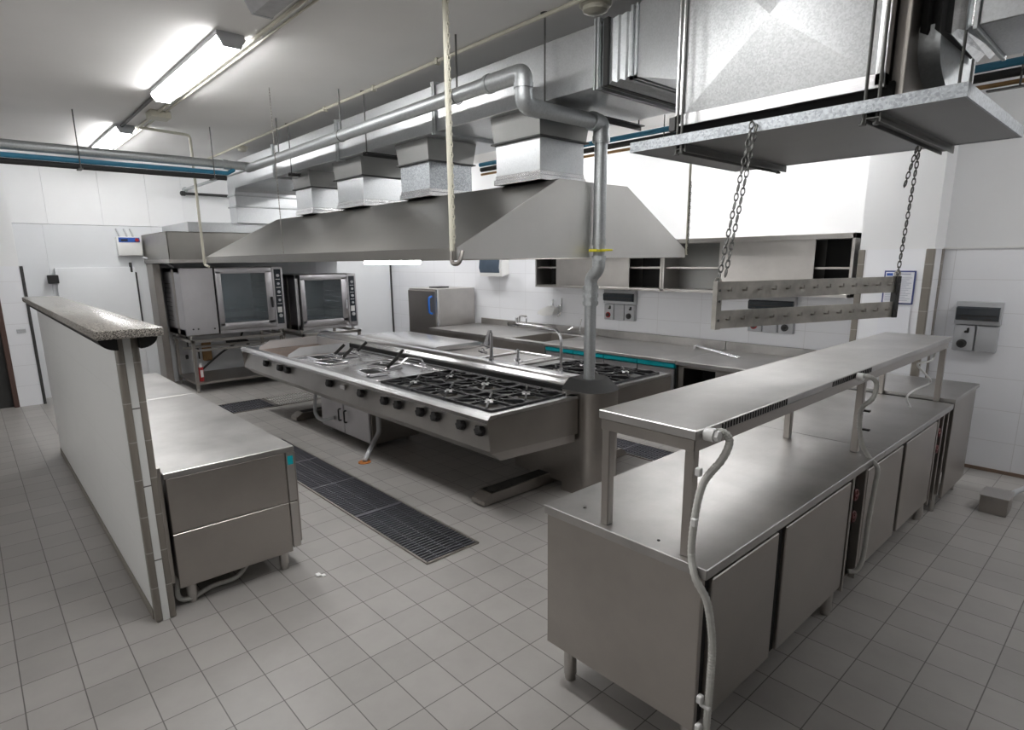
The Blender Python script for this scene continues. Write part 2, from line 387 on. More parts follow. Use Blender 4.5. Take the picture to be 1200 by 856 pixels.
# ------------------------------------------------------------------ floor drains
def grate(name, x0, x1, y0, y1, label, along='x', mat='bar', light_from=None):
    t = thing(name, label, 'drain grate', ((x0+x1)/2, (y0+y1)/2, 0), 'drain grates in the floor')
    b = BM(); w = .016
    for a, c, e, f in ((x0, x1, y0, y0+w), (x0, x1, y1-w, y1), (x0, x0+w, y0, y1), (x1-w, x1, y0, y1)): box(b, a, c, e, f, .0005, .012, .002)
    obj('frame', b, 'steel_dull', t)
    obj('channel', box(BM(), x0+w, x1-w, y0+w, y1-w, .0003, .002), 'blackmat', t)
    b = BM()
    if along == 'x':
        n = int((x1-x0)/.034)
        for i in range(1, n):
            x = x0+(x1-x0)*i/n; box(b, x-.0045, x+.0045, y0+w, y1-w, .002, .012)
        for k in range(1, 4): y = y0+(y1-y0)*k/4; box(b, x0+w, x1-w, y-.003, y+.003, .002, .010)
        k = x0+.9
        while k < x1-.3: box(b, k-.012, k+.012, y0+w, y1-w, .002, .013); k += .78
    else:
        n = int((y1-y0)/.034)
        for i in range(1, n):
            y = y0+(y1-y0)*i/n; box(b, x0+w, x1-w, y-.0045, y+.0045, .002, .012)
        for k in range(1, 4): x = x0+(x1-x0)*k/4; box(b, x-.003, x+.003, y0+w, y1-w, .002, .010)
    obj('bars', b, mat, t)
    return t
grate('drain_grate', -6.4, -2.97, 1.955, 2.39, 'long black slatted floor drain between the left counter and the range')
grate('drain_grate', -8.6, -7.98, 1.6, 2.95, 'short dark floor drain in front of the oven stand', 'y')
grate('drain_grate', -8.6, -7.98, 2.97, 3.6, 'pale metal floor drain section just left of the range end', 'y', 'palebar')
grate('drain_grate', -6.0, -3.1, 4.68, 5.06, 'dark slatted floor drain seen between the range end column and the counter shelf')

# ------------------------------------------------------------------ cooking range
RX0, RX1 = -8.04, -3.07
def bank(name, label, s):
    """s=+1 front bank (faces -Y), s=-1 rear bank mirrored about y=3.715"""
    Y = lambda y: y if s > 0 else 7.43-y
    t = thing(name, label, 'cooking range', ((RX0+RX1)/2, Y(3.0), 0))
    body = BM()
    prism(body, [(Y(y), z) for y, z in [(2.592, .59), (2.645, .79), (2.645, .828), (3.50, .828), (3.50, .47), (2.70, .50)]], 'x', RX0+.012, RX1-.012)
    obj('body', body, 'steel', t)
    for x0, x1 in ((RX1-.012, RX1), (RX0, RX0+.012)):
        b = BM(); prism(b, [(Y(y), z) for y, z in [(2.575, .80), (2.58, .826), (3.52, .826), (3.52, .535), (2.60, .575)]], 'x', x0, x1)
        obj('side_panel', b, 'steel_dull', t)
        b = BM(); xx = x0-.02 if x0 > -5 else x0+.01
        prism(b, [(Y(y), z) for y, z in [(2.69, .56), (3.50, .56), (3.50, .47), (2.74, .50)]], 'x', xx, xx+.012); obj('lower_panel', b, 'steel_dull', t)
    b = BM()   # rolled front lip and rim
    prism(b, [(Y(y), z) for y, z in [(2.57, .826), (2.595, .855), (2.665, .855), (2.665, .828), (2.57, .826)]], 'x', RX0-.003, RX1+.003)
    prism(b, [(Y(y), z) for y, z in [(2.57, .80), (2.57, .826), (2.61, .826), (2.61, .80)]], 'x', RX0+.012, RX1-.012)
    box(b, RX0-.003, RX0+.07, Y(2.66), Y(3.52), .828, .855); box(b, RX1-.07, RX1+.003, Y(2.66), Y(3.52), .828, .855); box(b, RX0, RX1, Y(3.46), Y(3.52), .828, .855)
    obj('rim', b, 'steel_bright', t)
    b = BM(); prism(b, [(Y(y), z) for y, z in [(2.60, .585), (2.60, .60), (2.66, .61), (2.66, .585)]], 'x', RX0, RX1-.012); obj('bottom_lip', b, 'steel', t)
    return t, Y
fb, Yf = bank('cooking_range', 'long steel range bank facing the drain, front row of black knobs', 1)
rb, Yr = bank('cooking_range', 'rear steel range bank facing the sinks, behind the raised rail', -1)
obj('badge', box(BM(), -5.36, -5.26, 2.605, 2.625, .70, .745, .003), 'chrome', fb)
# knobs
def knob(x, parent):
    b = BM(); c = Vector((x, 2.624, .715)); ax = Vector((0, -1, .26)).normalized()
    tube(b, [c-ax*.0, c+ax*.012], .038, 18)
    pts = [c+ax*.012, c+ax*.045, c+ax*.05]; tube(b, pts, .026, 8, smooth=False, radii=[.037, .034, .026])
    for k in range(6):
        a = math.pi/3*k; q = c+Vector((math.cos(a)*.030, 0, math.sin(a)*.030)); tube(b, [q+ax*.012, q+ax*.044], .011, 6)
    return obj('knob', b, 'black', parent)
for x in (-7.29, -6.86, -6.64, -5.59, -4.94, -4.52, -4.30, -3.96, -3.75, -3.42, -3.20): knob(x, fb)
for x in (-7.5, -6.6, -5.6, -4.9, -4.1, -3.6):
    b = BM(); c = Vector((x, 7.43-2.624, .715)); ax = Vector((0, 1, .26)).normalized(); tube(b, [c, c+ax*.012, c+ax*.045], .03, 12); obj('knob', b, 'black', rb)
# burner wells, burners and pan supports
def burner_at(x, y, parent):
    b = BM(); disc(b, (x, y, .838), .068, .016, n=22); disc(b, (x, y, .846), .05, .018, n=22)
    o = obj('burner', b, 'steel_dull', parent)
    b = BM(); ring(b, (x, y, .857), .048, .008, n=22); disc(b, (x, y, .853), .030, .010, n=18); obj('burner_cap', b, 'satin', o)
def pan_support(x0, x1, y0, y1):
    """cast iron grid with eight upswept fingers, built about the origin"""
    b = BM(); hx, hy = (x1-x0)/2, (y1-y0)/2; w = .015; z0, z1 = .010, .036
    for a, c, e, f in ((-hx, hx, -hy, -hy+w*1.3), (-hx, hx, hy-w*1.3, hy), (-hx, -hx+w*1.3, -hy, hy), (hx-w*1.3, hx, -hy, hy)): box(b, a, c, e, f, z0, z1, .002)
    for k in range(8):
        a = math.pi/4*k+ (0 if k % 2 == 0 else 0); ca, sa = math.cos(a), math.sin(a)
        R = min(hx/abs(ca) if abs(ca) > 1e-3 else 9, hy/abs(sa) if abs(sa) > 1e-3 else 9)-.006
        m = Matrix.Rotation(a, 4, 'Z'); poly = [(.052, .030), (.052, .044), (.09, .048), (R*.9, .046), (R, .038), (R, .014), (R*.85, .026), (.09, .030)]
        v0 = [b.verts.new(m @ Vector((p[0], -.008, p[1]))) for p in poly]; v1 = [b.verts.new(m @ Vector((p[0], .008, p[1]))) for p in poly]
        b.faces.new(v0); b.faces.new(v1[::-1])
        for i in range(8): b.faces.new((v0[i], v1[i], v1[(i+1) % 8], v0[(i+1) % 8]))
    ring(b, (0, 0, .035), .108, .008, n=24, m=5)
    for sx in (-1, 1):
        for sy in (-1, 1): box(b, sx*hx-sx*.018, sx*hx, sy*hy-sy*.018, sy*hy, .0, z1)
    return b
names = {}
wells = BM(); box(wells, -4.69, -3.14, 2.665, 3.46, .829, .832)
obj('drip_tray', wells, 'sheet', fb)
wr = BM(); box(wr, -4.45, -3.14, Yr(3.46), Yr(2.665), .829, .832); obj('drip_tray', wr, 'sheet', rb)
first = None
fl = ['front right', 'front middle', 'front left']
cols = [(-3.655, -3.14), (-4.17, -3.655), (-4.69, -4.17)]
for r, (ya, yb) in enumerate(((2.67, 3.065), (3.065, 3.455))):
    for k, (xa, xb) in enumerate(cols):
        burner_at((xa+xb)/2, (ya+yb)/2, fb)
        lab = 'cast iron pan support, front bank, %s row, %s' % (('knob-side', 'rail-side')[r], ('nearest its end panel', 'middle of three', 'next to the basket cooker')[k])
        loc = ((xa+xb)/2, (ya+yb)/2, .8325)
        if first is None:
            o = obj('pan_support', pan_support(xa+.003, xb-.003, ya+.003, yb-.003), 'iron', origin=(0, 0, 0)); tag(o, lab, 'pan support', 'pan supports over the burners'); o.location = loc; first = o
        else: dup(first, loc, lab)
rc = [(-3.65, -3.14), (-4.2, -3.65)]; f2 = None
for r, (ya, yb) in enumerate(((3.98, 4.37), (4.37, 4.765))):
    for k, (xa, xb) in enumerate(rc):
        burner_at((xa+xb)/2, (ya+yb)/2, rb)
        lab = 'cast iron pan support, rear bank, %s, %s' % (('beside the raised rail', 'on the sink side')[r], ('at the end panel', 'farther from the end panel')[k])
        dup(first, ((xa+xb)/2, (ya+yb)/2, .8325), lab)
# griddle with splash guards at the far left of the front bank
g = obj('griddle_plate', box(BM(), -7.66, -6.78, 2.68, 3.44, .829, .842, .003), 'brown', fb)
b = BM()
for x in (-7.68, -6.77):
    v = [(2.67, .842), (2.68, .875), (2.82, .945), (3.45, .945), (3.45, .842)]; prism(b, v, 'x', x, x+.012)
box(b, -7.68, -6.77, 3.445, 3.457, .842, .945)
obj('splash_guard', b, 'satin', fb)
obj('pressed_top', box(BM(), -7.96, -7.70, 2.68, 3.45, .829, .846, .004), 'steel_bright', fb)
# basket cooker: recessed well with five baskets
b = BM()
for a, c, e, f in ((-6.70, -4.78, 2.67, 2.70), (-6.70, -4.78, 3.42, 3.455), (-6.70, -6.66, 2.70, 3.42), (-4.82, -4.78, 2.70, 3.42), (-5.86, -5.82, 2.70, 3.42)): box(b, a, c, e, f, .829, .848, .004)
obj('cooker_rim', b, 'steel_bright', fb)
obj('cooker_well', box(BM(), -6.66, -4.82, 2.70, 3.42, .829, .833), 'steel_bright', fb)
def basket():
    t = thing('cooking_basket', '', 'basket', (0, 0, 0), 'wire baskets in the range well')
    b = BM(); hx, hy = .155, .115
    tube(b, bend([(-hx, -hy, .03), (hx, -hy, .03), (hx, hy, .03), (-hx, hy, .03), (-hx, -hy, .03)], .03), .005, 6)
    box(b, -hx+.02, hx-.02, -hy+.02, hy-.02, .006, .009)
    for s in (-1, 1):
        box(b, s*hx-.003, s*hx+.003, -hy+.02, hy-.02, .006, .03); box(b, -hx+.02, hx-.02, s*hy-.003, s*hy+.003, .006, .03)
    obj('frame', b, 'chrome', t)
    b = BM(); box(b, -hx+.03, hx-.03, -hy+.03, hy-.03, .009, .0105)
    for i in range(1, 7): x = -hx+.02+(2*hx-.04)*i/7; box(b, x-.002, x+.002, -hy+.02, hy-.02, .0105, .013)
    obj('mesh_base', b, 'dark', t)
    b = BM(); tube(b, [(0, hy, .03), (.01, hy+.05, .06)], .005, 6); obj('handle_stem', b, 'chrome', t)
    b = BM(); tube(b, [(.008, hy+.03, .05), (.04, hy+.14, .15)], .017, 8); obj('handle_grip', b, 'black', t)
    return t
bk = basket(); spots = [(-6.38, 2.92, .0), (-6.04, 2.86, .15), (-6.42, 3.22, -.1), (-5.45, 3.17, .3), (-5.18, 2.88, -.15)]
labs = ['wire basket with black handle in the range well, nearest the griddle guard', 'wire basket with black handle, on the knob side of the middle of the well',
        'wire basket with black handle lying by the raised rail near the griddle', 'wire basket with black handle standing by the rail tap', 'wire basket with black handle closest to the burners']
for i, (x, y, a) in enumerate(spots):
    o = bk if i == 0 else dup(bk, (0, 0, 0)); o.location = (x, y, .834); o.rotation_euler = (0, 0, a); o['label'] = labs[i]
b = BM(); tube(b, bend([(-5.08, 3.40, .84), (-5.08, 3.40, .93), (-5.2, 3.30, .95), (-5.2, 3.22, .90)], .04), .010, 8); disc(b, (-5.08, 3.40, .88), .02, .02)
tube(b, [(-5.14, 3.40, .88), (-5.02, 3.40, .88)], .006, 6)
tag(obj('tap', b, 'chrome'), 'small chrome filling tap over the basket well of the front range bank', 'tap')
# rear bank tops
b = BM(); prism(b, [(4.0, .856), (4.0, .90), (4.06, .925), (4.70, .925), (4.78, .90), (4.78, .856)], 'x', -7.4, -5.75); obj('hinged_cover', b, 'steel_bright', rb, label='raised steel lid')
obj('griddle_plate', box(BM(), -5.72, -5.08, 3.98, 4.75, .829, .862, .004), 'steel_dull', rb)
obj('pressed_top', box(BM(), -5.05, -4.48, 3.98, 4.75, .829, .845, .004), 'steel_top', rb)
b = BM(); tube(b, bend([(-5.03, 4.0, .87), (-5.03, 4.74, .87), (-4.50, 4.74, .87), (-4.50, 4.0, .87), (-5.03, 4.0, .87)], .04), .009, 8)
for x, y in ((-5.03, 4.2), (-5.03, 4.6), (-4.5, 4.2), (-4.5, 4.6)): cyl(b, (x, y, .845), (x, y, .87), .006, 6)
obj('guard_rail', b, 'chrome', rb)
obj('pressed_top', box(BM(), -7.96, -7.45, 3.98, 4.75, .829, .848, .004), 'steel_bright', rb)
# raised service rail between the banks, with end column
sp = thing('service_rail', 'raised rounded steel rail and end column down the middle of the range', 'service rail', (-5.5, 3.715, 0))
b = BM(); prof = [(3.525, .60), (3.525, .862), (3.575, .862), (3.585, .90)]
for k in range(9):
    a = math.pi*(1-k/8); prof.append((3.715+.11*math.cos(a), .915+.055*math.sin(a)))
prof += [(3.845, .90), (3.855, .862), (3.905, .862), (3.905, .60)]
prism(b, prof, 'x', -8.0, -3.20); obj('rail_cover', b, 'steel_bright', sp)
b = BM()
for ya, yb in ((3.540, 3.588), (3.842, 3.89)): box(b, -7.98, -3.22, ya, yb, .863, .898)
obj('shadow_gap', b, 'blackmat', sp)  # solid black strips painted in for the shade under the roll
b = BM(); prof = [(-3.25, 3.53), (-3.06, 3.53)]
for k in range(13):
    a = -math.pi/2+math.pi*k/12; prof.append((-3.02+.13*math.cos(a), 3.72+.19*math.sin(a)))
prof += [(-3.06, 3.91), (-3.25, 3.91)]
prism(b, prof, 'z', 0.0, .88); obj('end_column', b, 'steel_dull', sp)
b = BM(); prof2 = [(-3.26, 3.525)]+[(-3.02+.14*math.cos(-math.pi/2+math.pi*k/12), 3.72+.20*math.sin(-math.pi/2+math.pi*k/12)) for k in range(13)]+[(-3.26, 3.915)]
A = [(x, y, .88) for x, y in prof2]; B = [(-3.16+(x+3.16)*.6, 3.72+(y-3.72)*.72, .975-.02*(x+3.26)) for x, y in prof2]; loft(b, A, B)
obj('column_cap', b, 'rubber', sp, label='dark cap on the end column')
obj('pedestal', box(BM(), -3.85, -3.10, 3.55, 3.88, .06, .60, .004), 'steel_dull', sp)
obj('pedestal', box(BM(), -7.6, -7.0, 3.55, 3.88, .06, .60, .004), 'steel_dull', sp)
for x0 in (-3.56, -7.15):
    b = BM(); prism(b, [(2.80, .015), (2.80, .05), (2.88, .10), (4.55, .10), (4.63, .05), (4.63, .015)], 'x', x0, x0+.16); fbm = obj('foot_beam', b, 'steel_dull', sp)
    obj('beam_recess', box(BM(), x0+.02, x0+.14, 2.90, 4.53, .098, .102), 'grime', fbm)  # flat dark inset painted on for the shade of a recess
    for y in (2.86, 4.57):
        b = BM(); disc(b, (x0+.08, y, .008), .04, .016); obj('foot_pad', b, 'rubber', sp)
# cabinet standing under the range
cu = thing('base_cabinet', 'small two-door steel cabinet standing under the front range bank', 'cabinet', (-5.93, 3.2, 0))
obj('body', box(BM(), -6.5, -5.36, 2.93, 3.5, .05, .50, .004), 'steel_dull', cu)
for i, (x0, x1) in enumerate(((-6.49, -5.935), (-5.925, -5.37))):
    d = obj('door', box(BM(), x0+.004, x1-.004, 2.904, 2.928, .06, .485, .006), 'oven', cu)
    hx = x1-.06 if i == 0 else x0+.06
    b = BM(); tube(b, bend([(hx, 2.908, .20), (hx, 2.875, .20), (hx, 2.875, .33), (hx, 2.908, .33)], .03), .009, 8); obj('handle', b, 'dark', d)
for x in (-6.4, -5.46):
    for y in (3.0, 3.42): b = BM(); cyl(b, (x, y, 0), (x, y, .05), .02); obj('leg', b, 'steel', cu)
b = BM(); tube(b, bend([(-5.26, 2.95, .60), (-5.26, 2.95, .20), (-5.22, 2.86, .13), (-5.06, 2.66, .008)], .05), .024, 12)
tag(obj('drain_pipe', b, 'greyp'), 'pale plastic drain pipe running from under the range to a floor outlet beside the cabinet', 'pipe')
b = BM(); disc(b, (-5.06, 2.66, .0035), .06, .007, n=24); tag(obj('floor_outlet', b, 'orange'), 'rusty round floor outlet where the range drain pipe ends', 'floor outlet')
b = BM(); tube(b, spline([(-6.42, 2.85, .62), (-6.44, 2.82, .40), (-6.42, 2.80, .22), (-6.30, 2.82, .16), (-6.15, 2.9, .2)]), .02, 10)
b = BM() if False else b
tag(obj('drain_hose', b, 'greyp'), 'thin grey waste hose hanging under the far end of the range', 'hose')
# taps on the rail
b = BM(); tube(b, [(-4.34, 3.70, .92), (-4.34, 3.70, 1.24)], .016, 12); prism(b, [(-4.33, 1.262), (-4.36, 1.262), (-4.425, 1.12), (-4.385, 1.08)], 'y', 3.675, 3.705)
disc(b, (-4.34, 3.70, .965), .024, .06); t = obj('tap_column', b, 'chrome'); tag(t, 'upright chrome filling tap on the rail, the one farther from the end column', 'tap')
b = BM(); tube(b, [(-4.44, 3.66, 1.12), (-4.35, 3.70, 1.10)], .013, 8); tube(b, [(-4.46, 3.64, 1.06), (-4.38, 3.68, 1.04)], .012, 8); ring(b, (-4.43, 3.66, 1.06), .022, .006, 'x', 10, 5); obj('lever', b, 'chrome', t)
b = BM(); tube(b, bend([(-3.47, 3.75, .92), (-3.47, 3.75, 1.335), (-4.03, 3.75, 1.345)], .13, 8), .013, 12); disc(b, (-3.47, 3.75, .975), .02, .04)
t = obj('swivel_tap', b, 'chrome'); tag(t, 'tall chrome swan-neck tap on the rail beside the vertical gas pipe', 'tap')
b = BM(); tube(b, [(-4.03, 3.75, 1.32), (-4.03, 3.75, 1.40)], .014, 8); tube(b, [(-4.10, 3.70, 1.34), (-3.96, 3.80, 1.34)], .018, 8)
tube(b, bend([(-3.99, 3.75, 1.36), (-3.99, 3.75, 1.42), (-3.90, 3.75, 1.42), (-3.90, 3.75, 1.36)], .02), .008, 6); obj('spout_valve', b, 'chrome', t)
b = BM(); cyl(b, (-4.05, 3.78, .93), (-4.05, 3.78, 1.10), .012); disc(b, (-4.05, 3.78, 1.0), .022, .03); tube(b, [(-4.10, 3.78, .99), (-3.99, 3.78, .99)], .008, 6)
tag(obj('tap', b, 'chrome'), 'short chrome valve standing on the rail between the two taller taps', 'tap')

# ------------------------------------------------------------------ gas pipe down to the range column
gp = thing('gas_pipe', 'large grey gas pipe along the duct, dropping beside the island hood to the range column', 'pipe', (-3.1, 3.72, 0))
b = BM(); tube(b, [(-8.0, 2.87, 3.08), (-3.32, 2.87, 3.10)], .050, 16); obj('long_run', b, 'galv_pipe', gp)
b = BM(); tube(b, bend([(-3.34, 2.87, 3.10), (-3.0, 2.87, 3.10), (-3.0, 2.87, 3.0)], .12, 8), .058, 16); tube(b, bend([(-3.0, 2.87, 3.04), (-3.0, 2.87, 2.90), (-3.0, 3.02, 2.90)], .12, 8), .058, 16)
disc(b, (-3.0, 2.87, 3.02), .064, .03); disc(b, (-3.34, 2.87, 3.10), .063, .03, 'x'); obj('double_elbow', b, 'galv_pipe', gp)
b = BM(); tube(b, [(-3.0, 2.98, 2.90), (-3.0, 3.66, 2.90)], .052, 16); obj('cross_run', b, 'galv_pipe', gp)
b = BM(); tube(b, bend([(-3.0, 3.58, 2.90), (-3.0, 3.66, 2.90), (-3.0, 3.66, 2.76)], .1, 8), .060, 16); disc(b, (-3.0, 3.66, 2.79), .066, .04); disc(b, (-3.0, 3.56, 2.90), .066, .04, 'y'); obj('elbow', b, 'galv_pipe', gp)
b = BM(); tube(b, [(-3.0, 3.66, 2.80), (-3.0, 3.66, 2.06)], .048, 16); obj('drop_pipe', b, 'galv_pipe', gp)
b = BM(); disc(b, (-3.0, 3.66, 2.05), .052, .05); disc(b, (-3.0, 3.66, 1.985), .044, .09); disc(b, (-3.0, 3.66, 1.93), .056, .03, n=6)
tube(b, bend([(-3.0, 3.66, 1.93), (-3.0, 3.66, 1.84), (-3.075, 3.66, 1.78), (-3.075, 3.66, 1.66)], .06, 6), .050, 14)
for z in (1.70, 1.64, 1.58): disc(b, (-3.075, 3.66, z), .062, .028, n=8)
disc(b, (-3.075, 3.66, 1.64), .055, .16); v = obj('valve_body', b, 'galv_pipe', gp)
b = BM(); disc(b, (-3.0, 3.66, 1.985), .050, .018); box(b, -3.02, -2.94, 3.56, 3.59, 1.975, 1.995, .004); box(b, -2.98, -2.88, 3.64, 3.68, 1.98, 1.995, .004); obj('lever', b, 'yellow', v, label='yellow valve lever')
b = BM(); tube(b, [(-3.075, 3.66, 1.60), (-3.075, 3.66, .95)], .046, 16); obj('riser', b, 'galv_pipe', gp)

# ------------------------------------------------------------------ island hood
hd = thing('island_hood', 'large pyramid-sided stainless steel extraction hood over the range', 'hood', (-5.68, 3.67, 1.93))
HX0, HX1, HY0, HY1 = -8.29, -3.07, 2.35, 4.99
sec = [(HY0, 1.93), (HY0, 2.0), (3.29, 2.49), (4.09, 2.49), (HY1, 2.0), (HY1, 1.93)]
inn = [(y+(.012 if y < 3.6 else -.012), z-.012 if z > 2.3 else z) for y, z in sec]
b = BM()
for i in range(5):
    q = [sec[i], sec[i+1], inn[i+1], inn[i]]; prism(b, q, 'x', HX0+.012, HX1-.012)
box(b, HX0+.012, HX1-.012, HY0-.004, HY0+.02, 1.925, 1.945); box(b, HX0+.012, HX1-.012, HY1-.02, HY1+.004, 1.925, 1.945)
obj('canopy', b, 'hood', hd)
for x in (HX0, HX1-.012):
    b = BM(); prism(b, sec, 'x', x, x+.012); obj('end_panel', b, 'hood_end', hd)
for ya, yb in ((HY0+.02, HY0+.12), (HY1-.12, HY1-.02)):
    obj('gutter', box(BM(), HX0+.02, HX1-.02, ya, yb, 1.93, 1.95), 'steel_dull', hd)
b = BM(); prism(b, [(3.0, 2.05), (3.6, 2.40), (3.84, 2.40), (4.4, 2.05), (4.36, 2.03), (3.72, 2.34), (3.04, 2.03)], 'x', HX0+.3, HX1-.3); obj('filter_bank', b, 'steel_dull', hd)
b = BM(); box(b, -5.5, -4.58, 3.02, 3.10, 1.893, 1.93, .01); tb = obj('lamp', b, 'lamp_hood', hd, label='lit tube lamp under the hood')
obj('lamp', box(BM(), -7.4, -6.5, 3.02, 3.10, 1.945, 1.975, .01), 'lamp_hood', hd)
obj('lamp', box(BM(), -5.5, -4.58, 4.30, 4.38, 1.945, 1.975, .01), 'lamp_hood', hd)
# exhaust necks
for i, (x1, x0, lab) in enumerate([(-3.20, -3.68, 'nearest the gas pipe'), (-4.58, -5.05, 'second from it, spangled dark'), (-5.77, -6.34, 'third from the gas pipe'), (-7.0, -7.44, 'farthest from the gas pipe')]):
    n = thing('exhaust_neck', 'square galvanised neck above the hood, %s' % lab, 'duct', ((x0+x1)/2, 3.45, 2.49), 'four necks between hood and duct')
    obj('sleeve', box(BM(), x0, x1, 3.22, 3.70, 2.492, 2.79, .003), 'galv_spot' if i == 1 else 'galv', n)
    b = BM(); box(b, x0-.015, x1+.015, 3.205, 3.715, 2.492, 2.53, .003); box(b, x0-.005, x1+.005, 3.215, 3.705, 2.53, 2.56, .003); obj('flange', b, 'steel_bright', n)
    b = BM(); loft(b, [(x0-.01, 3.21, 2.79), (x1+.01, 3.21, 2.79), (x1+.01, 3.71, 2.79), (x0-.01, 3.71, 2.79)], [(x0-.025, 3.19, 2.978), (x1+.025, 3.19, 2.978), (x1+.025, 3.74, 2.978), (x0-.025, 3.74, 2.978)]); obj('collar', b, 'sheet', n)
    b = BM(); box(b, x0-.03, x1+.03, 3.19, 3.73, 2.785, 2.797, .002); obj('joint', b, 'dark', n)

# ------------------------------------------------------------------ main duct
md = thing('main_duct', 'long rectangular galvanised duct hung under the ceiling above the hood', 'duct', (-6, 3.6, 2.98))
DY0, DY1, DZ0, DZ1 = 3.13, 4.10, 2.98, 3.34
for a, c in ((-9.34, -7.80), (-7.80, -6.08), (-6.08, -4.34), (-4.34, -2.60)):
    b = BM(); box(b, a, c, DY0, DY1, DZ0, DZ1, .004); nn = int((c-a)/.22)
    obj('duct_section', b, 'galv', md)
for x in (-7.80, -6.08, -4.34, -2.60):
    b = BM(); w = .016
    for a in (x-.022, x+.004):
        box(b, a, a+w, DY0-.022, DY1+.022, DZ0-.022, DZ0); box(b, a, a+w, DY0-.022, DY1+.022, DZ1, DZ1+.022); box(b, a, a+w, DY0-.022, DY0, DZ0, DZ1); box(b, a, a+w, DY1, DY1+.022, DZ0, DZ1)
    obj('flange', b, 'galv_pipe', md)
# elbow down to the oven hood
b = BM(); prof = []
for k in range(9):
    a = math.pi/2*(1+k/8); prof.append((-9.34+.32*math.cos(a), DZ1-.32+.32*math.sin(a)))
prof += [(-9.66, 2.50), (-9.36, 2.50), (-9.36, 2.94), (-9.32, DZ0), (-9.32, DZ1)]
prism(b, prof, 'y', DY0+.01, DY1-.01); obj('elbow', b, 'galv', md)
for z in (2.72, 2.88):
    obj('joint', box(BM(), -9.675, -9.345, DY0-.005, DY1+.005, z, z+.02, .002), 'galv_pipe', md)
# flexible joint and transition to the fan box
b = BM()
pts = [(-2.575+.03*k, .006 if k % 2 else -.006) for k in range(9)]
for k in range(8):
    x0, e0 = pts[k]; x1, e1 = pts[k+1]
    loft(b, [(x0, DY0-e0, DZ0+e0), (x0, DY1+e0, DZ0+e0), (x0, DY1+e0, DZ1-e0), (x0, DY0-e0, DZ1-e0)], [(x1, DY0-e1, DZ0+e1), (x1, DY1+e1, DZ0+e1), (x1, DY1+e1, DZ1-e1), (x1, DY0-e1, DZ1-e1)])
obj('flexible_joint', b, 'galv_pipe', md)
obj('rubber_strip', box(BM(), -2.555, -2.515, DY0-.012, DY1+.012, DZ0-.012, DZ1+.012, .004), 'rubber', md)
b = BM(); loft(b, [(-2.33, DY0, DZ0), (-2.33, DY1, DZ0), (-2.33, DY1, DZ1), (-2.33, DY0, DZ1)], [(-1.95, 3.0, 2.86), (-1.95, 4.05, 2.86), (-1.95, 4.05, 3.48), (-1.95, 3.0, 3.48)])
obj('transition', b, 'galv', md)
for x in (-2.345, -2.31):
    b = BM(); box(b, x, x+.014, DY0-.02, DY0, DZ0-.02, DZ1+.02); box(b, x, x+.014, DY0-.02, DY1+.02, DZ0-.02, DZ0); obj('flange', b, 'galv_pipe', md)
# duct hangers
for x, lab in ((-7.2, 'near the far end'), (-5.42, 'between the second and third necks'), (-3.02, 'nearest the fan box')):
    b = BM(); cyl(b, (x, DY0-.045, DZ0-.04), (x, DY0-.045, CEIL), .006, 8); cyl(b, (x, DY1+.045, DZ0-.04), (x, DY1+.045, CEIL), .006, 8)
    h = obj('duct_hanger', b, 'darkrod'); tag(h, 'threaded rod trapeze carrying the main duct, %s' % lab, 'duct hanger', 'hangers of the main duct')
    b = BM(); box(b, x-.02, x+.02, DY0-.08, DY1+.10, DZ0-.032, DZ0-.028+.004); box(b, x-.02, x-.014, DY0-.08, DY1+.10, DZ0-.06, DZ0-.028); obj('angle_bar', b, 'dark', h)
    b = BM(); disc(b, (x, DY0-.045, CEIL-.006), .03, .012); disc(b, (x, DY1+.045, CEIL-.006), .03, .012); obj('ceiling_plate', b, 'dark', h)

# ------------------------------------------------------------------ suspended tray, fan box, flexible connector, right duct
tr = thing('suspended_tray', 'wide galvanised sheet platform hung under the ceiling at upper right', 'platform', (-1.37, 3.45, 2.5))
b = BM(); tx0, tx1, ty0, ty1 = -2.13, -.615, 2.86, 4.05
box(b, tx0, tx1, ty0, ty1, 2.50, 2.506)
obj('sheet', b, 'sheet', tr)
b = BM(); box(b, tx0-.004, tx1+.004, ty0-.004, ty0+.004, 2.497, 2.548); box(b, tx0-.004, tx1+.004, ty1-.004, ty1+.004, 2.497, 2.548); box(b, tx0-.004, tx0+.004, ty0, ty1, 2.497, 2.548)
box(b, tx1-.004, tx1+.004, ty0, ty1, 2.497, 2.548); obj('rim', b, 'galv_spot', tr)
for x in (-1.83, -.93):
    b = BM(); box(b, x-.03, x+.03, ty0+.02, ty1+.04, 2.478, 2.482); box(b, x-.03, x-.024, ty0+.02, ty1+.04, 2.462, 2.5); box(b, x+.024, x+.03, ty0+.02, ty1+.04, 2.462, 2.5); obj('channel_bar', b, 'darkrod', tr)
b = BM(); cyl(b, (-.70, 3.12, 2.506), (-.70, 3.12, 2.80), .006, 8); obj('hanger_rod', b, 'darkrod', tr)
for x, y in ((-1.865, 2.90), (-1.82, 2.87), (-.965, 2.88), (-.92, 2.90), (-1.83, 4.04)):
    b = BM(); cyl(b, (x, y, 2.46), (x, y, CEIL), .007, 8); disc(b, (x, y, 2.458), .014, .01, n=6); obj('hanger_rod', b, 'darkrod', tr)
fx = thing('fan_box', 'big galvanised fan housing with crossed creases on the suspended platform', 'fan box', (-1.4, 3.5, 2.55))
bx0, bx1, by0, by1, bz0, bz1 = -1.91, -.92, 2.96, 3.98, 2.635, 3.46
b = BM()
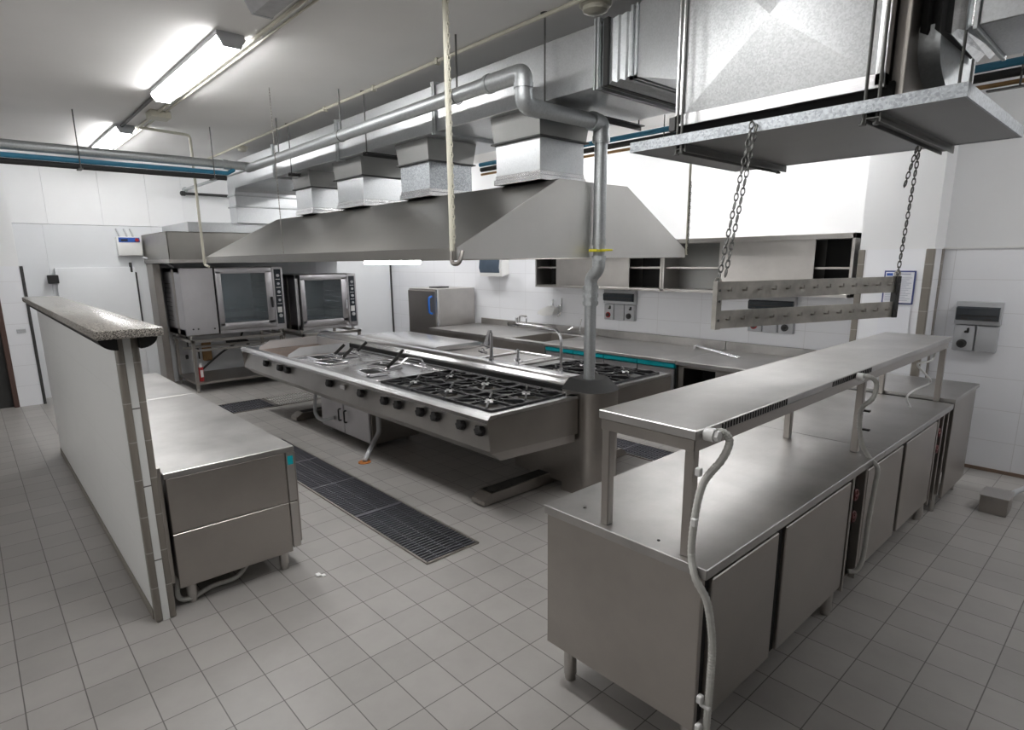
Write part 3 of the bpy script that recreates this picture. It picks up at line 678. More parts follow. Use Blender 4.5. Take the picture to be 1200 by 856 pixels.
# creased front panel: four triangles meeting at a slightly raised centre
cpt = ((bx0+bx1)/2, by0-.05, (bz0+bz1)/2-.04); cs = [(bx0+.04, by0, bz0+.03), (bx1-.04, by0, bz0+.03), (bx1-.04, by0, bz1), (bx0+.04, by0, bz1)]
vs = [b.verts.new(p) for p in cs]; vc = b.verts.new(cpt); vb_ = [b.verts.new((p[0], by0+.02, p[2])) for p in cs]
for k in range(4): b.faces.new((vs[k], vs[(k+1) % 4], vc)); b.faces.new((vs[k], vb_[k], vb_[(k+1) % 4], vs[(k+1) % 4]))
b.faces.new(vb_); fp_ = obj('front_panel', b, 'galv_fan', fx)
fp_.data.polygons.foreach_set('use_smooth', [False]*len(fp_.data.polygons))
obj('casing', box(BM(), bx0+.02, bx1-.02, by0+.02, by1, bz0, bz1, .003), 'steel_dull', fx)
b = BM(); box(b, bx0, bx0+.04, by0-.02, by0+.03, bz0-.02, bz1, .003); box(b, bx1-.04, bx1, by0-.02, by0+.03, bz0-.02, bz1, .003); box(b, bx0, bx1, by0-.02, by0+.03, bz0-.03, bz0+.03, .003)
obj('frame', b, 'steel_bright', fx)
obj('base_rail', box(BM(), bx0-.02, bx1+.02, by0+.03, by0+.09, 2.507, 2.635), 'blackmat', fx)
obj('base_rail', box(BM(), bx0-.02, bx1+.02, by1-.09, by1-.03, 2.507, 2.635), 'blackmat', fx)
obj('hinge_plate', box(BM(), bx0-.03, bx0+.01, by0-.03, by0+.0, bz0-.05, bz0+.02, .003), 'dark', fx)
# outlet elbow on the +X side
obj('side_casing', box(BM(), bx1, bx1+.05, 3.02, 3.74, 2.55, 3.46, .003), 'steel_dull', fx)
b = BM(); prof = []
for k in range(9):
    a = math.pi+math.pi/2*k/8; prof.append((3.70+.56*math.cos(a), 2.80+.22*math.sin(a)))
prof += [(3.70, 2.86), (3.14, 2.86)]
prism(b, prof, 'x', bx1+.05, bx1+.13); obj('outlet_elbow', b, 'galv_pipe', fx)
obj('edge_strip', box(BM(), bx1+.05, bx1+.14, 3.70, 3.725, 2.55, 2.86, .003), 'white', fx)
fc = thing('flexible_connector', 'black cloth duct connector wrapped with silver foil tape at upper right', 'duct connector', (-.76, 3.4, 2.8))
rings_ = []
NX = [(-.868, 0), (-.845, .020), (-.822, -.012), (-.80, .028), (-.778, -.006), (-.758, .024), (-.735, .0), (-.712, .022), (-.69, 0), (-.672, .006)]
for x, e in NX: rings_.append([(x+e*.4, 3.14-e, 2.84-e*.9-.02*(x > -.8)), (x-e*.3, 3.66+e, 2.83-e), (x+e*.2, 3.66+e*.5, 3.40), (x, 3.14-e, 3.40)])
b = BM()
for k in range(4): loft(b, rings_[k], rings_[k+1])
obj('black_sleeve', b, 'rubber', fc)
b = BM()
for k in range(4, 9): loft(b, rings_[k], rings_[k+1])
obj('foil_tape', b, 'foil', fc)
rd = thing('side_duct', 'galvanised rectangular duct leaving the upper right corner', 'duct', (.5, 3.37, 2.80))
obj('duct_section', box(BM(), -.655, 1.6, 3.09, 3.65, 2.80, 3.38, .004), 'galv', rd)
obj('flange', box(BM(), -.672, -.655, 3.075, 3.665, 2.785, 3.395, .003), 'galv_pipe', rd)
b = BM(); cyl(b, (1.0, 3.06, 2.76), (1.0, 3.06, CEIL), .006, 8); cyl(b, (1.0, 3.68, 2.76), (1.0, 3.68, CEIL), .006, 8); box(b, .98, 1.02, 3.04, 3.70, 2.77, 2.798); obj('hanger', b, 'darkrod', rd)
# hanging utensil rack on chains
L0 = Vector((-1.43, 2.62, 1.59)); R0 = Vector((-1.015, 3.79, 1.60)); d = (R0-L0); d.z = 0; d.normalize(); nrm = Vector((d.y, -d.x, 0)); Lr = (R0-L0).length
rk = thing('hanging_rack', 'steel utensil rack of two drilled rails hanging on chains over the counter', 'utensil rack', tuple((L0+R0)/2))
def rotm(c): m = Matrix((d, -nrm, Vector((0, 0, 1)))).transposed().to_4x4(); m.translation = c; return m
mid = (L0+R0)/2
for z in (1.632, 1.768):
    b = BM(); obox(b, rotm(Vector((mid.x, mid.y, z))), Lr, .006, .085)
    o = obj('rail', b, 'rackst', rk)
    for k in range(13):
        b = BM(); c = L0.lerp(R0, (k+.7)/13.4)+nrm*.010; c.z = z
        obox(b, rotm(c), .016, .014, .007); obox(b, rotm(c+nrm*.008+Vector((.004, 0, .007))), .006, .005, .018)
        obj('hook', b, 'steel_dull', o)
for c0, sg in ((L0, 1), (R0, -1)):
    b = BM(); c = c0.copy(); c.z = 1.70; obox(b, rotm(c), .03, .03, .225); obj('end_bar', b, 'rackst' if sg > 0 else 'dark', rk)
    b = BM()
    for z in (1.63, 1.72, 1.77): cc = c+nrm*.016; cc.z = z; disc(b, cc, .006, .006, 'x', 8)
    obj('bolts', b, 'dark', rk)
b = BM(); chain(b, L0+Vector((.0, .0, .22)), (-1.43, 2.845, 2.545), .042, .0042, .021); chain(b, L0+Vector((.022, .02, .24)), (-1.41, 2.85, 2.53), .042, .0042, .021); obj('chain', b, 'darkrod', rk)
b = BM(); chain(b, R0+Vector((0, 0, .21)), (-1.0, 3.85, 2.50), .042, .0042, .021); chain(b, (-1.045, 3.83, 2.28), (-1.01, 3.85, 2.49), .042, .0042, .021); obj('chain', b, 'darkrod', rk)
for c0 in (L0, R0):
    b = BM(); ring(b, c0+Vector((0, 0, .225)), .014, .004, 'y', 12, 5); obj('eye_bolt', b, 'steel_dull', rk)

# ------------------------------------------------------------------ hood suspension, conduits, ceiling items
hp = thing('hood_hanger', 'pale hanging tube with chain at the near corner of the island hood', 'hood hanger', (-3.07, 2.33, 1.9), 'hangers of the island hood')
b = BM(); tube(b, [(-3.09, 2.325, CEIL), (-3.09, 2.325, 1.98)], .017, 10); obj('tube', b, 'cream', hp)
b = BM(); chain(b, (-3.065, 2.325, CEIL), (-3.065, 2.325, 2.02), .03, .004, .017); obj('chain', b, 'cream', hp)
b = BM(); tube(b, bend([(-3.09, 2.325, 2.0), (-3.10, 2.325, 1.90), (-3.03, 2.33, 1.90), (-3.03, 2.36, 1.98)], .03), .014, 8); obj('hook', b, 'steel_dull', hp)
hp = thing('hood_hanger', 'thin rod and chain at the back corner of the island hood, beside the wall cupboard', 'hood hanger', (-3.07, 4.99, 1.9), 'hangers of the island hood')
b = BM(); tube(b, [(-3.06, 4.995, CEIL), (-3.06, 4.995, 1.95)], .012, 8); obj('rod', b, 'cream', hp)
b = BM(); chain(b, (-3.045, 4.99, 2.6), (-3.045, 4.99, 1.96), .03, .004, .016); obj('chain', b, 'darkrod', hp)
b = BM(); chain(b, (-5.85, 2.36, CEIL), (-5.85, 2.36, 2.0), .04, .0025, .012)
tag(obj('hood_chain', b, 'steel_dull'), 'fine chain hanging from the ceiling to the middle of the hood edge', 'chain')
b = BM(); tube(b, bend([(-8.32, 1.80, CEIL-.03), (-8.32, 2.33, CEIL-.05), (-8.32, 2.33, 1.90), (-8.22, 2.35, 1.88)], .05), .016, 10)
tag(obj('conduit', b, 'cream'), 'cream conduit dropping from the ceiling lamp to the far corner of the island hood', 'conduit')
b = BM(); tube(b, [(-10.9, 1.80, CEIL-.018), (0.5, 1.80, CEIL-.018)], .013, 8)
tag(obj('conduit', b, 'cream'), 'thin cream conduit on the ceiling running past the strip lamps on their duct side', 'conduit')
b = BM(); tube(b, [(-10.9, 1.86, CEIL-.014), (0.5, 1.86, CEIL-.014)], .008, 8)
tag(obj('cable', b, 'cream'), 'thin cable on the ceiling alongside the strip lamp conduit', 'cable')
b = BM(); tube(b, [(-8.55, 1.64, CEIL-.02), (-6.62, 1.62, CEIL-.02)], .016, 8)
tag(obj('conduit', b, 'darkrod'), 'grey conduit joining the two lit strip lamps', 'conduit')
b = BM(); box(b, -7.62, -7.42, 1.72, 1.92, CEIL-.07, CEIL, .006); tag(obj('junction_box', b, 'cream'), 'square cream junction box on the ceiling between the strip lamps', 'junction box')
b = BM(); tube(b, [(-10.9, 3.07, CEIL-.02), (-1.9, 3.07, CEIL-.02)], .014, 8)
for x in (-6.2, -5.2, -4.2): box(b, x-.015, x+.015, 3.05, 3.09, CEIL-.045, CEIL)
tag(obj('conduit', b, 'cream'), 'cream conduit on the ceiling alongside the main duct', 'conduit')
def detector(x, y, lab, r=.075):
    t = thing('smoke_detector', lab, 'smoke detector', (x, y, CEIL-.07))
    b = BM(); tube(b, [(x, y, CEIL), (x, y, CEIL-.025), (x, y, CEIL-.03)], r, 24, radii=[r, r, r*.9]); obj('base', b, 'cream', t)
    b = BM(); tube(b, [(x, y, CEIL-.03), (x, y, CEIL-.055), (x, y, CEIL-.07)], r, 24, radii=[r*.8, r*.78, r*.4]); obj('sensor_head', b, 'cream', t)
detector(-2.69, 3.20, 'round smoke detector on the ceiling beside the duct near the fan box', .10)
detector(-8.95, 3.16, 'small round detector on the ceiling at the far end of the conduit')
# water pipes crossing the room on hangers
b = BM(); tube(b, [(-8.0, YF, 3.10), (-8.0, 2.95, 3.10)], .050, 14); disc(b, (-8.0, 2.6, 3.10), .058, .06, 'y')
tag(obj('water_pipe', b, 'galv_pipe'), 'grey pipe crossing the room below the ceiling at the left, topmost of its bundle', 'pipe')
b = BM(); tube(b, [(-8.0, YF, 3.00), (-8.0, 2.62, 3.00), (-8.0, 2.7, 3.05)], .026, 12)
tag(obj('water_pipe', b, 'bluepipe'), 'blue pipe crossing the room under the grey one at the left', 'pipe')
b = BM(); tube(b, [(-8.06, YF, 2.95), (-8.06, 2.62, 2.95)], .03, 12)
tag(obj('water_pipe', b, 'rubber'), 'black insulated pipe crossing the room, lowest of the left bundle', 'pipe')
b = BM(); tube(b, [(-5.9, 4.9, 3.06), (2.5, 4.9, 3.06)], .024, 12); tag(obj('water_pipe', b, 'bluepipe'), 'blue pipe running behind the duct and fan box towards the right', 'pipe')
b = BM(); tube(b, [(-5.9, 4.92, 3.005), (2.5, 4.92, 3.005)], .026, 12); tag(obj('water_pipe', b, 'rubber'), 'black insulated pipe under the blue one behind the duct', 'pipe')
b = BM(); tube(b, [(-5.9, 4.92, 2.95), (2.5, 4.92, 2.95)], .014, 12); tag(obj('water_pipe', b, 'wood'), 'thin brownish pipe, lowest of the bundle behind the duct', 'pipe')
for x, y, z, lab in ((-8.0, 1.12, 2.92, 'left bundle, nearer the lamps'), (-8.0, 2.45, 2.92, 'left bundle, near the gas pipe corner'), (-3.35, 4.9, 2.92, 'rear bundle behind the gas pipe'), (-.85, 4.9, 2.92, 'rear bundle above the pilaster')):
    b = BM(); cyl(b, (x+.06, y, z), (x+.06, y, CEIL), .006, 8); box(b, x-.10, x+.08, y-.02, y+.02, z-.01, z+.0)
    tag(obj('pipe_hanger', b, 'darkrod'), 'threaded rod hanger of the %s' % lab, 'pipe hanger', 'hangers of the pipe bundles')
for x, lab in ((-7.0, 'far'), (-5.5, 'middle'), (-3.7, 'near')):
    b = BM(); cyl(b, (x, 2.87, 3.14), (x, 2.87, CEIL), .007, 8); ring(b, (x, 2.87, 3.09), .052, .004, 'x', 16, 5)
    tag(obj('pipe_hanger', b, 'darkrod'), 'rod and clip holding the long gas pipe, the %s one of three' % lab, 'pipe hanger', 'hangers of the gas pipe')
b = BM(); tube(b, [(-10.93, 2.88, 3.08), (-8.02, 2.88, 3.08)], .022, 10); disc(b, (-10.88, 2.88, 3.08), .04, .06, 'x')
tag(obj('wall_pipe', b, 'galv_pipe'), 'thin grey pipe from the left wall to the long gas pipe', 'pipe')
b = BM(); tube(b, [(-10.86, 2.80, 3.02), (-10.86, 5.9, 3.02)], .022, 10); disc(b, (-10.86, 2.84, 3.02), .036, .06, 'y')
tag(obj('wall_pipe', b, 'dark'), 'thin dark pipe running along the left wall behind the duct elbow', 'pipe')
# strip lamps
def strip_lamp(x0, x1, y0, y1, lab, lit):
    t = thing('strip_lamp', lab, 'ceiling lamp', ((x0+x1)/2, (y0+y1)/2, CEIL-.1), 'strip lamps on the ceiling')
    b = BM(); prism(b, [(y0, CEIL-.035), (y0, CEIL), (y1, CEIL), (y1, CEIL-.035)], 'x', x0+.015, x1-.015); obj('housing', b, 'greyp', t)
    for x in (x0, x1-.02):
        b = BM(); prism(b, [(y0-.004, CEIL-.03), (y0+.035, CEIL-.098), (y1-.035, CEIL-.098), (y1+.004, CEIL-.03)], 'x', x, x+.02); obj('end_cap', b, 'greyp', t)
    b = BM(); prism(b, [(y0, CEIL-.035), (y0+.012, CEIL-.07), (y0+.04, CEIL-.095), (y1-.04, CEIL-.095), (y1-.012, CEIL-.07), (y1, CEIL-.035)], 'x', x0+.02, x1-.02); obj('diffuser', b, lit or 'lampoff', t)
LW = .19
strip_lamp(-6.64, -4.68, 1.56, 1.75, 'lit white strip lamp on the ceiling, the larger one seen whole', 'lamp_front')
strip_lamp(-10.3, -8.40, 1.58, 1.77, 'lit white strip lamp half hidden by the pipes at the left wall', 'lamp_front')
strip_lamp(-4.02, -2.1, 1.52, 1.71, 'unlit strip lamp cut off by the top of the picture', None)
strip_lamp(-3.4, -1.5, 1.25, 1.44, 'lit strip lamp above the aisle before the camera', 'lamp_aisle')  # unseen lamp added to brighten the aisle floor
for x, w in ((-9.3, 'oven wall'), (-6.1, 'middle of the sink wall'), (-3.2, 'open shelf end of the sink wall'), (.7, 'right edge of the room')):
    yl = 5.25 if x > 0 else 5.55  # the lamp at the right is added, unseen, to brighten that wall
    strip_lamp(x-.95, x+.95, yl, yl+.19, 'lit strip lamp behind the main duct towards the %s' % w, 'lamp_side' if x > 0 else 'lamp_back')

# ------------------------------------------------------------------ steel counters
def legs(t, pts, h, r=.022, mat='steel'):
    for x, y in pts:
        b = BM(); cyl(b, (x, y, .03), (x, y, h), r, 16); cyl(b, (x, y, 0), (x, y, .032), r*.85, 16); obj('leg', b, mat, t)
# right-hand serving counter with overshelf
rc_ = thing('serving_counter', 'long steel serving counter with a raised overshelf, in the right foreground', 'counter', (-1.3, 3.4, 0))
b = BM(); box(b, -1.70, -.92, 1.73, 3.60, .84, .88, .003); box(b, -1.70, -.92, 3.602, 5.12, .84, .88, .003); obj('worktop', b, 'steel_top', rc_)
obj('end_panel', box(BM(), -1.69, -.945, 1.745, 1.77, .21, .84, .003), 'steel_dull', rc_)
obj('back_panel', box(BM(), -1.69, -1.67, 1.77, 5.1, .21, .84), 'steel_dull', rc_)
obj('floor_shelf', box(BM(), -1.67, -.96, 1.77, 5.1, .21, .23), 'steel_dull', rc_)
obj('end_panel', box(BM(), -1.69, -.945, 5.085, 5.10, .21, .84, .003), 'steel_dull', rc_)
legs(rc_, [(-1.63, 1.84), (-1.02, 1.84), (-1.63, 3.4), (-1.02, 3.25), (-1.63, 5.0), (-1.02, 5.0)], .21, .03)
yy = [(1.80, 2.33), (2.40, 3.15), (3.40, 4.01), (4.08, 4.77)]
for i, (a, c) in enumerate(yy):
    dd = obj('door', box(BM(), -.955, -.932, a, c, .235, .815, .004), 'steel_dull', rc_)
for y0_, y1_ in ((1.772, 1.80), (2.33, 2.40), (4.01, 4.08)): obj('door_gap', box(BM(), -.962, -.948, y0_, y1_, .235, .83), 'blackmat', rc_)
for y in (3.18, 3.37, 4.80, 4.93, 5.07): obj('upright', box(BM(), -.975, -.93, y-.012, y+.012, .2, .84, .002), 'steel_dull', rc_)
b = BM()
for a, c in ((3.19, 3.36), (4.81, 4.92)): box(b, -1.06, -1.05, a, c, .2, .83)
obj('service_recess', b, 'dark', rc_)
for y in (3.24, 4.85):
    b = BM(); cyl(b, (-1.0, y, .30), (-1.0, y, .80), .010); cyl(b, (-.98, y+.06, .28), (-.98, y+.06, .80), .008); box(b, -1.02, -.985, y-.015, y+.015, .36, .40, .006); obj('supply_pipe', b, 'galv_pipe', rc_)
    for z in (.72, .60):
        b = BM(); tube(b, [(-.99, y, z), (-.94, y, z)], .012, 8); ring(b, (-.935, y, z), .024, .009, 'x', 10, 6); box(b, -.945, -.925, y-.03, y+.03, z-.008, z+.008, .004); box(b, -.945, -.925, y-.008, y+.008, z-.03, z+.03, .004); obj('valve_handle', b, 'darkred', rc_, label='dark red valve handle')
# overshelf
os_ = BM(); box(os_, -1.42, -1.0, 1.75, 5.17, 1.318, 1.352, .003); obj('overshelf', os_, 'steel_top', rc_)
b = BM(); box(b, -1.412, -1.009, 1.757, 1.79, 1.274, 1.316, .002); box(b, -1.035, -1.008, 1.758, 5.15, 1.272, 1.316, .002); box(b, -1.41, -1.385, 1.76, 5.15, 1.272, 1.316, .002); box(b, -1.41, -1.01, 5.12, 5.15, 1.278, 1.316, .002)
obj('shelf_frame', b, 'steel_dull', rc_)
b = BM()
for k in range(26): y = 1.92+k*.021; box(b, -1.0005, -.9985, y, y+.010, 1.322, 1.346)
for k in range(26): y = 2.95+k*.021; box(b, -1.0005, -.9985, y, y+.010, 1.322, 1.346)
obj('vent_slots', b, 'blackmat', rc_)
for x in (-1.391, -1.029):
    for y in (1.779, 3.46, 5.13):
        b = BM(); box(b, x-.018, x+.018, y-.018, y+.018, .88, 1.318, .003); obj('shelf_post', b, 'steel_dull', rc_)
b = BM()
for x, y in ((-1.55, 1.83), (-1.16, 1.80), (-1.06, 1.80)): disc(b, (x, y, .881), .006, .003)
obj('screws', b, 'blackmat', rc_)
# flexible conduits on the counter
def hose(label, pts, r, clips=()):
    p, rad = corrugate(spline(pts), r, .006); b = BM(); tube(b, p, r, 10, radii=rad); t = obj('flexible_conduit', b, 'hose'); tag(t, label, 'conduit', None)
    for c in clips: b = BM(); disc(b, c, r*1.35, .012, 'z', 14); obj('clip', b, 'steel', t)
    return t
t = hose('pale corrugated conduit hanging down the near corner of the serving counter', [(-.985, 1.80, 1.335), (-.95, 1.835, 1.34), (-.93, 1.845, 1.31), (-.94, 1.82, 1.25), (-.975, 1.77, 1.17), (-.985, 1.745, 1.05), (-.985, 1.735, .92), (-.955, 1.72, .84), (-.915, 1.735, .76), (-.90, 1.76, .60), (-.90, 1.765, .45), (-.905, 1.77, .30), (-.91, 1.78, .20)], .0145)
b = BM(); disc(b, (-.975, 1.80, 1.335), .024, .035, 'x', 14); disc(b, (-.953, 1.80, 1.335), .019, .02, 'x', 6); obj('gland', b, 'white', t)
for cc in ((-.99, -.97, 1.735, 1.755, 1.20, 1.23), (-.99, -.97, 1.725, 1.745, 1.02, 1.05), (-.93, -.89, 1.75, 1.77, .33, .345), (-.935, -.915, 1.735, 1.76, .35, .38), (-.935, -.915, 1.735, 1.76, .23, .26)): obj('clip', box(BM(), *cc, .003), 'white', t)
t = hose('pale corrugated conduit hanging from the middle of the overshelf', [(-.995, 3.26, 1.33), (-.95, 3.27, 1.335), (-.92, 3.31, 1.30), (-.93, 3.32, 1.22), (-.975, 3.32, 1.16), (-.985, 3.34, 1.08), (-.975, 3.38, .96), (-.94, 3.41, .88), (-.90, 3.42, .83), (-.895, 3.40, .74), (-.90, 3.38, .55), (-.90, 3.36, .34), (-.915, 3.33, .27), (-.95, 3.30, .26)], .013)
b = BM(); disc(b, (-.98, 3.26, 1.33), .02, .03, 'x', 12); obj('gland', b, 'white', t)
b = BM(); box(b, -.99, -.94, 3.325, 3.345, 1.14, 1.148); box(b, -.99, -.94, 3.35, 3.37, 1.035, 1.043); obj('tie', b, 'black', t)
b = BM(); tube(b, spline([(-1.03, 4.92, 1.28), (-1.04, 4.90, 1.21), (-1.08, 4.72, 1.20), (-1.05, 4.80, 1.13), (-1.04, 4.93, 1.05), (-1.10, 4.80, 1.0), (-1.12, 4.73, .96), (-1.10, 4.76, .885)]), .007, 8)
tag(obj('cable', b, 'white'), 'white zigzag cable between overshelf and worktop at the far end of the counter', 'cable')
# corner counter behind
cc_ = thing('corner_counter', 'steel table standing crosswise at the far end of the serving counter', 'counter', (-1.33, 5.56, 0))
obj('worktop', box(BM(), -1.72, -.92, 5.16, 5.95, .875, .905, .003), 'steel_top', cc_)
obj('side_panel', box(BM(), -.955, -.935, 5.24, 5.93, .12, .875, .003), 'steel_dull', cc_)
obj('side_panel', box(BM(), -1.71, -1.69, 5.20, 5.93, .12, .875, .003), 'steel_dull', cc_)
obj('back_panel', box(BM(), -1.70, -.95, 5.91, 5.93, .12, .875, .003), 'steel_dull', cc_)
legs(cc_, [(-1.66, 5.25), (-.99, 5.25), (-1.66, 5.88), (-.99, 5.88)], .875, .018)
# left counters along the partition
def left_counter(x0, x1, lab, endpanel):
    t = thing('low_counter', lab, 'counter', ((x0+x1)/2, 1.01, 0), 'two low steel counters along the partition')
    ya, yb, h = .65, 1.37, .815
    obj('worktop', box(BM(), x0, x1, ya, yb, h-.035, h, .003), 'steel_top', t)
    b = BM(); box(b, x0+.01, x1-.02, ya+.01, yb-.01, .18, h-.035, .003); obj('body', b, 'steel_dull', t)
    if endpanel:
        obj('end_panel', box(BM(), x1-.02, x1-.002, ya+.01, yb-.06, .46, h-.035, .003), 'steel_dull', t)
        obj('end_panel', box(BM(), x1-.02, x1-.002, ya+.01, yb-.06, .13, .455, .003), 'steel_dull', t)
        b = BM(); box(b, x1-.03, x1-.004, yb-.052, yb-.004, .46, h-.035, .003); box(b, x1-.03, x1-.004, yb-.052, yb-.004, .15, .452, .003); obj('corner_post', b, 'steel', t)
        obj('film_label', box(BM(), x1-.005, x1-.001, yb-.045, yb-.012, .70, .755), 'teal', t, label='small teal label')
    n = max(1, round((x1-x0)/.55)); w = (x1-x0)/n
    for k in range(n):
        d = obj('door', box(BM(), x0+w*k+.006, x0+w*(k+1)-.006, yb-.012, yb+.006, .18, h-.04, .003), 'steel_dull', t)
    legs(t, [(x0+.08, ya+.08), (x1-.07, ya+.08), (x0+.08, yb-.10), (x1-.07, yb-.10)], .18, .028)
left_counter(-5.60, -3.50, 'low steel counter beside the partition, the nearer of two with two stacked end panels', True)
left_counter(-6.98, -5.604, 'low steel counter beside the partition, the farther one towards the ovens', False)
b = BM(); box(b, -3.56, -3.51, .618, .645, .17, .85, .003); tag(obj('steel_post', b, 'steel_dull'), 'narrow steel upright squeezed between the partition end and the low counter', 'post')
b = BM(); tube(b, spline([(-3.62, .68, .17), (-3.58, .66, .05), (-3.56, .72, .025), (-3.62, .85, .022), (-3.62, 1.0, .03), (-3.68, 1.12, .12), (-3.7, 1.13, .18)]), .014, 8)
tag(obj('floor_hose', b, 'hose'), 'pale hose looping on the floor under the nearer low counter', 'hose')
b = BM(); box(b, -3.35, -3.31, 1.37, 1.40, .0, .012, .004); box(b, -3.32, -3.29, 1.395, 1.42, .0, .008, .003); tag(obj('paper_scrap', b, 'white'), 'small white scrap lying on the floor by the corner of the low counter', 'scrap')

# ------------------------------------------------------------------ back wall run
BY0, BY1, BZ = 5.53, 6.60, .85
def splash(b, x0, x1): box(b, x0, x1, BY1, BY1+.03, BZ-.02, .95, .003)
t = thing('worktable', 'steel worktable with upstand between the upright cupboard and the sink', 'worktable', (-7.15, 6.0, 0))
b = BM(); box(b, -8.1, -6.22, BY0+.04, BY1, BZ-.04, BZ, .003); splash(b, -8.0, -6.22); obj('worktop', b, 'steel_top', t)
obj('undershelf', box(BM(), -8.08, -6.24, BY0+.1, BY1, .22, .25), 'steel_dull', t)
b = BM(); box(b, -8.08, -6.24, BY0+.06, BY0+.08, .68, .81); obj('front_rail', b, 'steel_dull', t)
legs(t, [(-8.04, BY0+.1), (-6.28, BY0+.1), (-8.04, BY1-.05), (-6.28, BY1-.05)], .81, .02)
sk = thing('sink_unit', 'steel sink unit with wide bowl against the back wall', 'sink', (-5.8, 6.0, 0))
b = BM(); x0, x1 = -6.218, -5.42
box(b, x0, x1, BY0, BY0+.10, BZ-.04, BZ, .003); box(b, x0, x1, BY1-.16, BY1, BZ-.04, BZ, .003); box(b, x0, x0+.06, BY0+.10, BY1-.16, BZ-.04, BZ); box(b, x1-.10, x1, BY0+.10, BY1-.16, BZ-.04, BZ); splash(b, x0, x1)
obj('worktop', b, 'steel_top', sk)
b = BM(); A = [(x0+.06, BY0+.10, BZ-.01), (x1-.10, BY0+.10, BZ-.01), (x1-.10, BY1-.16, BZ-.01), (x0+.06, BY1-.16, BZ-.01)]; Bq = [(x0+.09, BY0+.13, .58), (x1-.13, BY0+.13, .58), (x1-.13, BY1-.19, .58), (x0+.09, BY1-.19, .58)]
va = [b.verts.new(p) for p in A]; vb2 = [b.verts.new(p) for p in Bq]
for i in range(4): b.faces.new((va[i], vb2[i], vb2[(i+1) % 4], va[(i+1) % 4]))
b.faces.new(vb2[::-1]); obj('bowl', b, 'steel_dull', sk)
obj('apron', box(BM(), x0+.01, x1, BY0+.01, BY0+.03, .50, .81, .003), 'steel_dull', sk)
legs(sk, [(x0+.05, BY0+.08), (x1-.04, BY0+.08), (x0+.05, BY1-.05), (x1-.04, BY1-.05)], .81, .02)
rf = thing('refrigerated_counter', 'refrigerated steel counter with four doors topped by teal strips', 'refrigerated counter', (-4.4, 6.0, 0))
b = BM(); box(b, -5.418, -3.46, BY0, BY1, BZ-.035, BZ, .003); splash(b, -5.418, -3.46); obj('worktop', b, 'steel_top', rf)
obj('body', box(BM(), -5.41, -3.47, BY0+.05, BY1, .12, BZ-.035), 'dark', rf)
for k in range(4):
    a = -5.40+k*.483
    dd = obj('door', box(BM(), a, a+.473, BY0+.015, BY0+.045, .14, .75, .004), 'oven', rf)
    b = BM(); prism(b, [(BY0+.045, .752), (BY0+.008, .765), (BY0+.008, .805), (BY0+.045, .812)], 'x', a, a+.473); obj('grip_strip', b, 'teal', dd, label='teal grip strip')
legs(rf, [(-5.3, BY0+.1), (-3.55, BY0+.1), (-5.3, BY1-.1), (-3.55, BY1-.1)], .12, .022)
op = thing('open_counter', 'steel counter with open bay and sliding doors, right end of the back wall run', 'counter', (-2.6, 6.0, 0))
b = BM(); box(b, -3.456, -2.04, BY0, BY1, BZ-.045, BZ, .003); box(b, -2.04, -1.76, BY0, 6.28, BZ-.045, BZ); splash(b, -3.456, -2.04); obj('worktop', b, 'steel_top', op)
b = BM(); box(b, -3.45, -3.37, BY0+.03, BY0+.07, .12, .805, .003); box(b, -3.45, -3.43, BY0+.03, BY1, .12, .805); box(b, -1.79, -1.77, BY0+.03, 6.27, .12, .805); box(b, -3.45, -1.77, BY0+.05, 6.27, .12, .15); box(b, -3.45, -2.05, BY1-.03, BY1-.01, .15, .805); box(b, -3.45, -1.77, BY0+.03, BY0+.06, .78, .805)
obj('carcass', b, 'steel_dull', op)
obj('sliding_door', box(BM(), -3.02, -1.8, BY0+.06, BY0+.08, .15, .78, .003), 'steel', op)
obj('bay_lining', box(BM(), -3.42, -3.0, BY0+.5, BY0+.51, .15, .80), 'blackmat', op)  # black sheet standing in for the shade inside the open bay
legs(op, [(-3.38, BY0+.1), (-1.85, BY0+.1), (-3.38, BY1-.1), (-1.85, 6.2)], .12, .022)
# utensil on the back counter
b = BM()
for s in (0, 1): tube(b, [(-3.78, 6.50-s*.035, BZ+.030), (-3.40, 6.30-s*.035, BZ+.022), (-3.02, 6.10-s*.035, BZ+.0135)], .011, 8)
disc(b, (-3.78, 6.485, BZ+.025), .022, .05, 'y'); tag(obj('steel_rails', b, 'chrome'), 'pair of slim metal rails lying on the back counter near the hanging rack', 'metal rails')
# basin mixer and wall taps
b = BM(); cyl(b, (-5.62, 6.47, BZ), (-5.62, 6.47, BZ+.13), .014); tube(b, bend([(-5.62, 6.47, BZ+.10), (-5.68, 6.36, BZ+.12), (-5.70, 6.30, BZ+.08)], .03), .010, 8); tube(b, [(-5.62, 6.47, BZ+.13), (-5.56, 6.43, BZ+.24)], .006, 6); disc(b, (-5.75, 6.45, BZ+.12), .018, .03, 'y')
tag(obj('mixer_tap', b, 'chrome'), 'small chrome mixer tap behind the sink, left of the gas pipe', 'tap')
wt = thing('wall_sprayer', 'white and chrome wall tap unit above the sink', 'wall tap', (-6.25, 6.55, 1.1))
b = BM(); prism(b, [(-6.52, 1.11), (-6.50, 1.16), (-6.28, 1.24), (-6.16, 1.20), (-6.20, 1.11), (-6.40, 1.08)], 'y', 6.50, 6.60); obj('housing', b, 'white', wt)
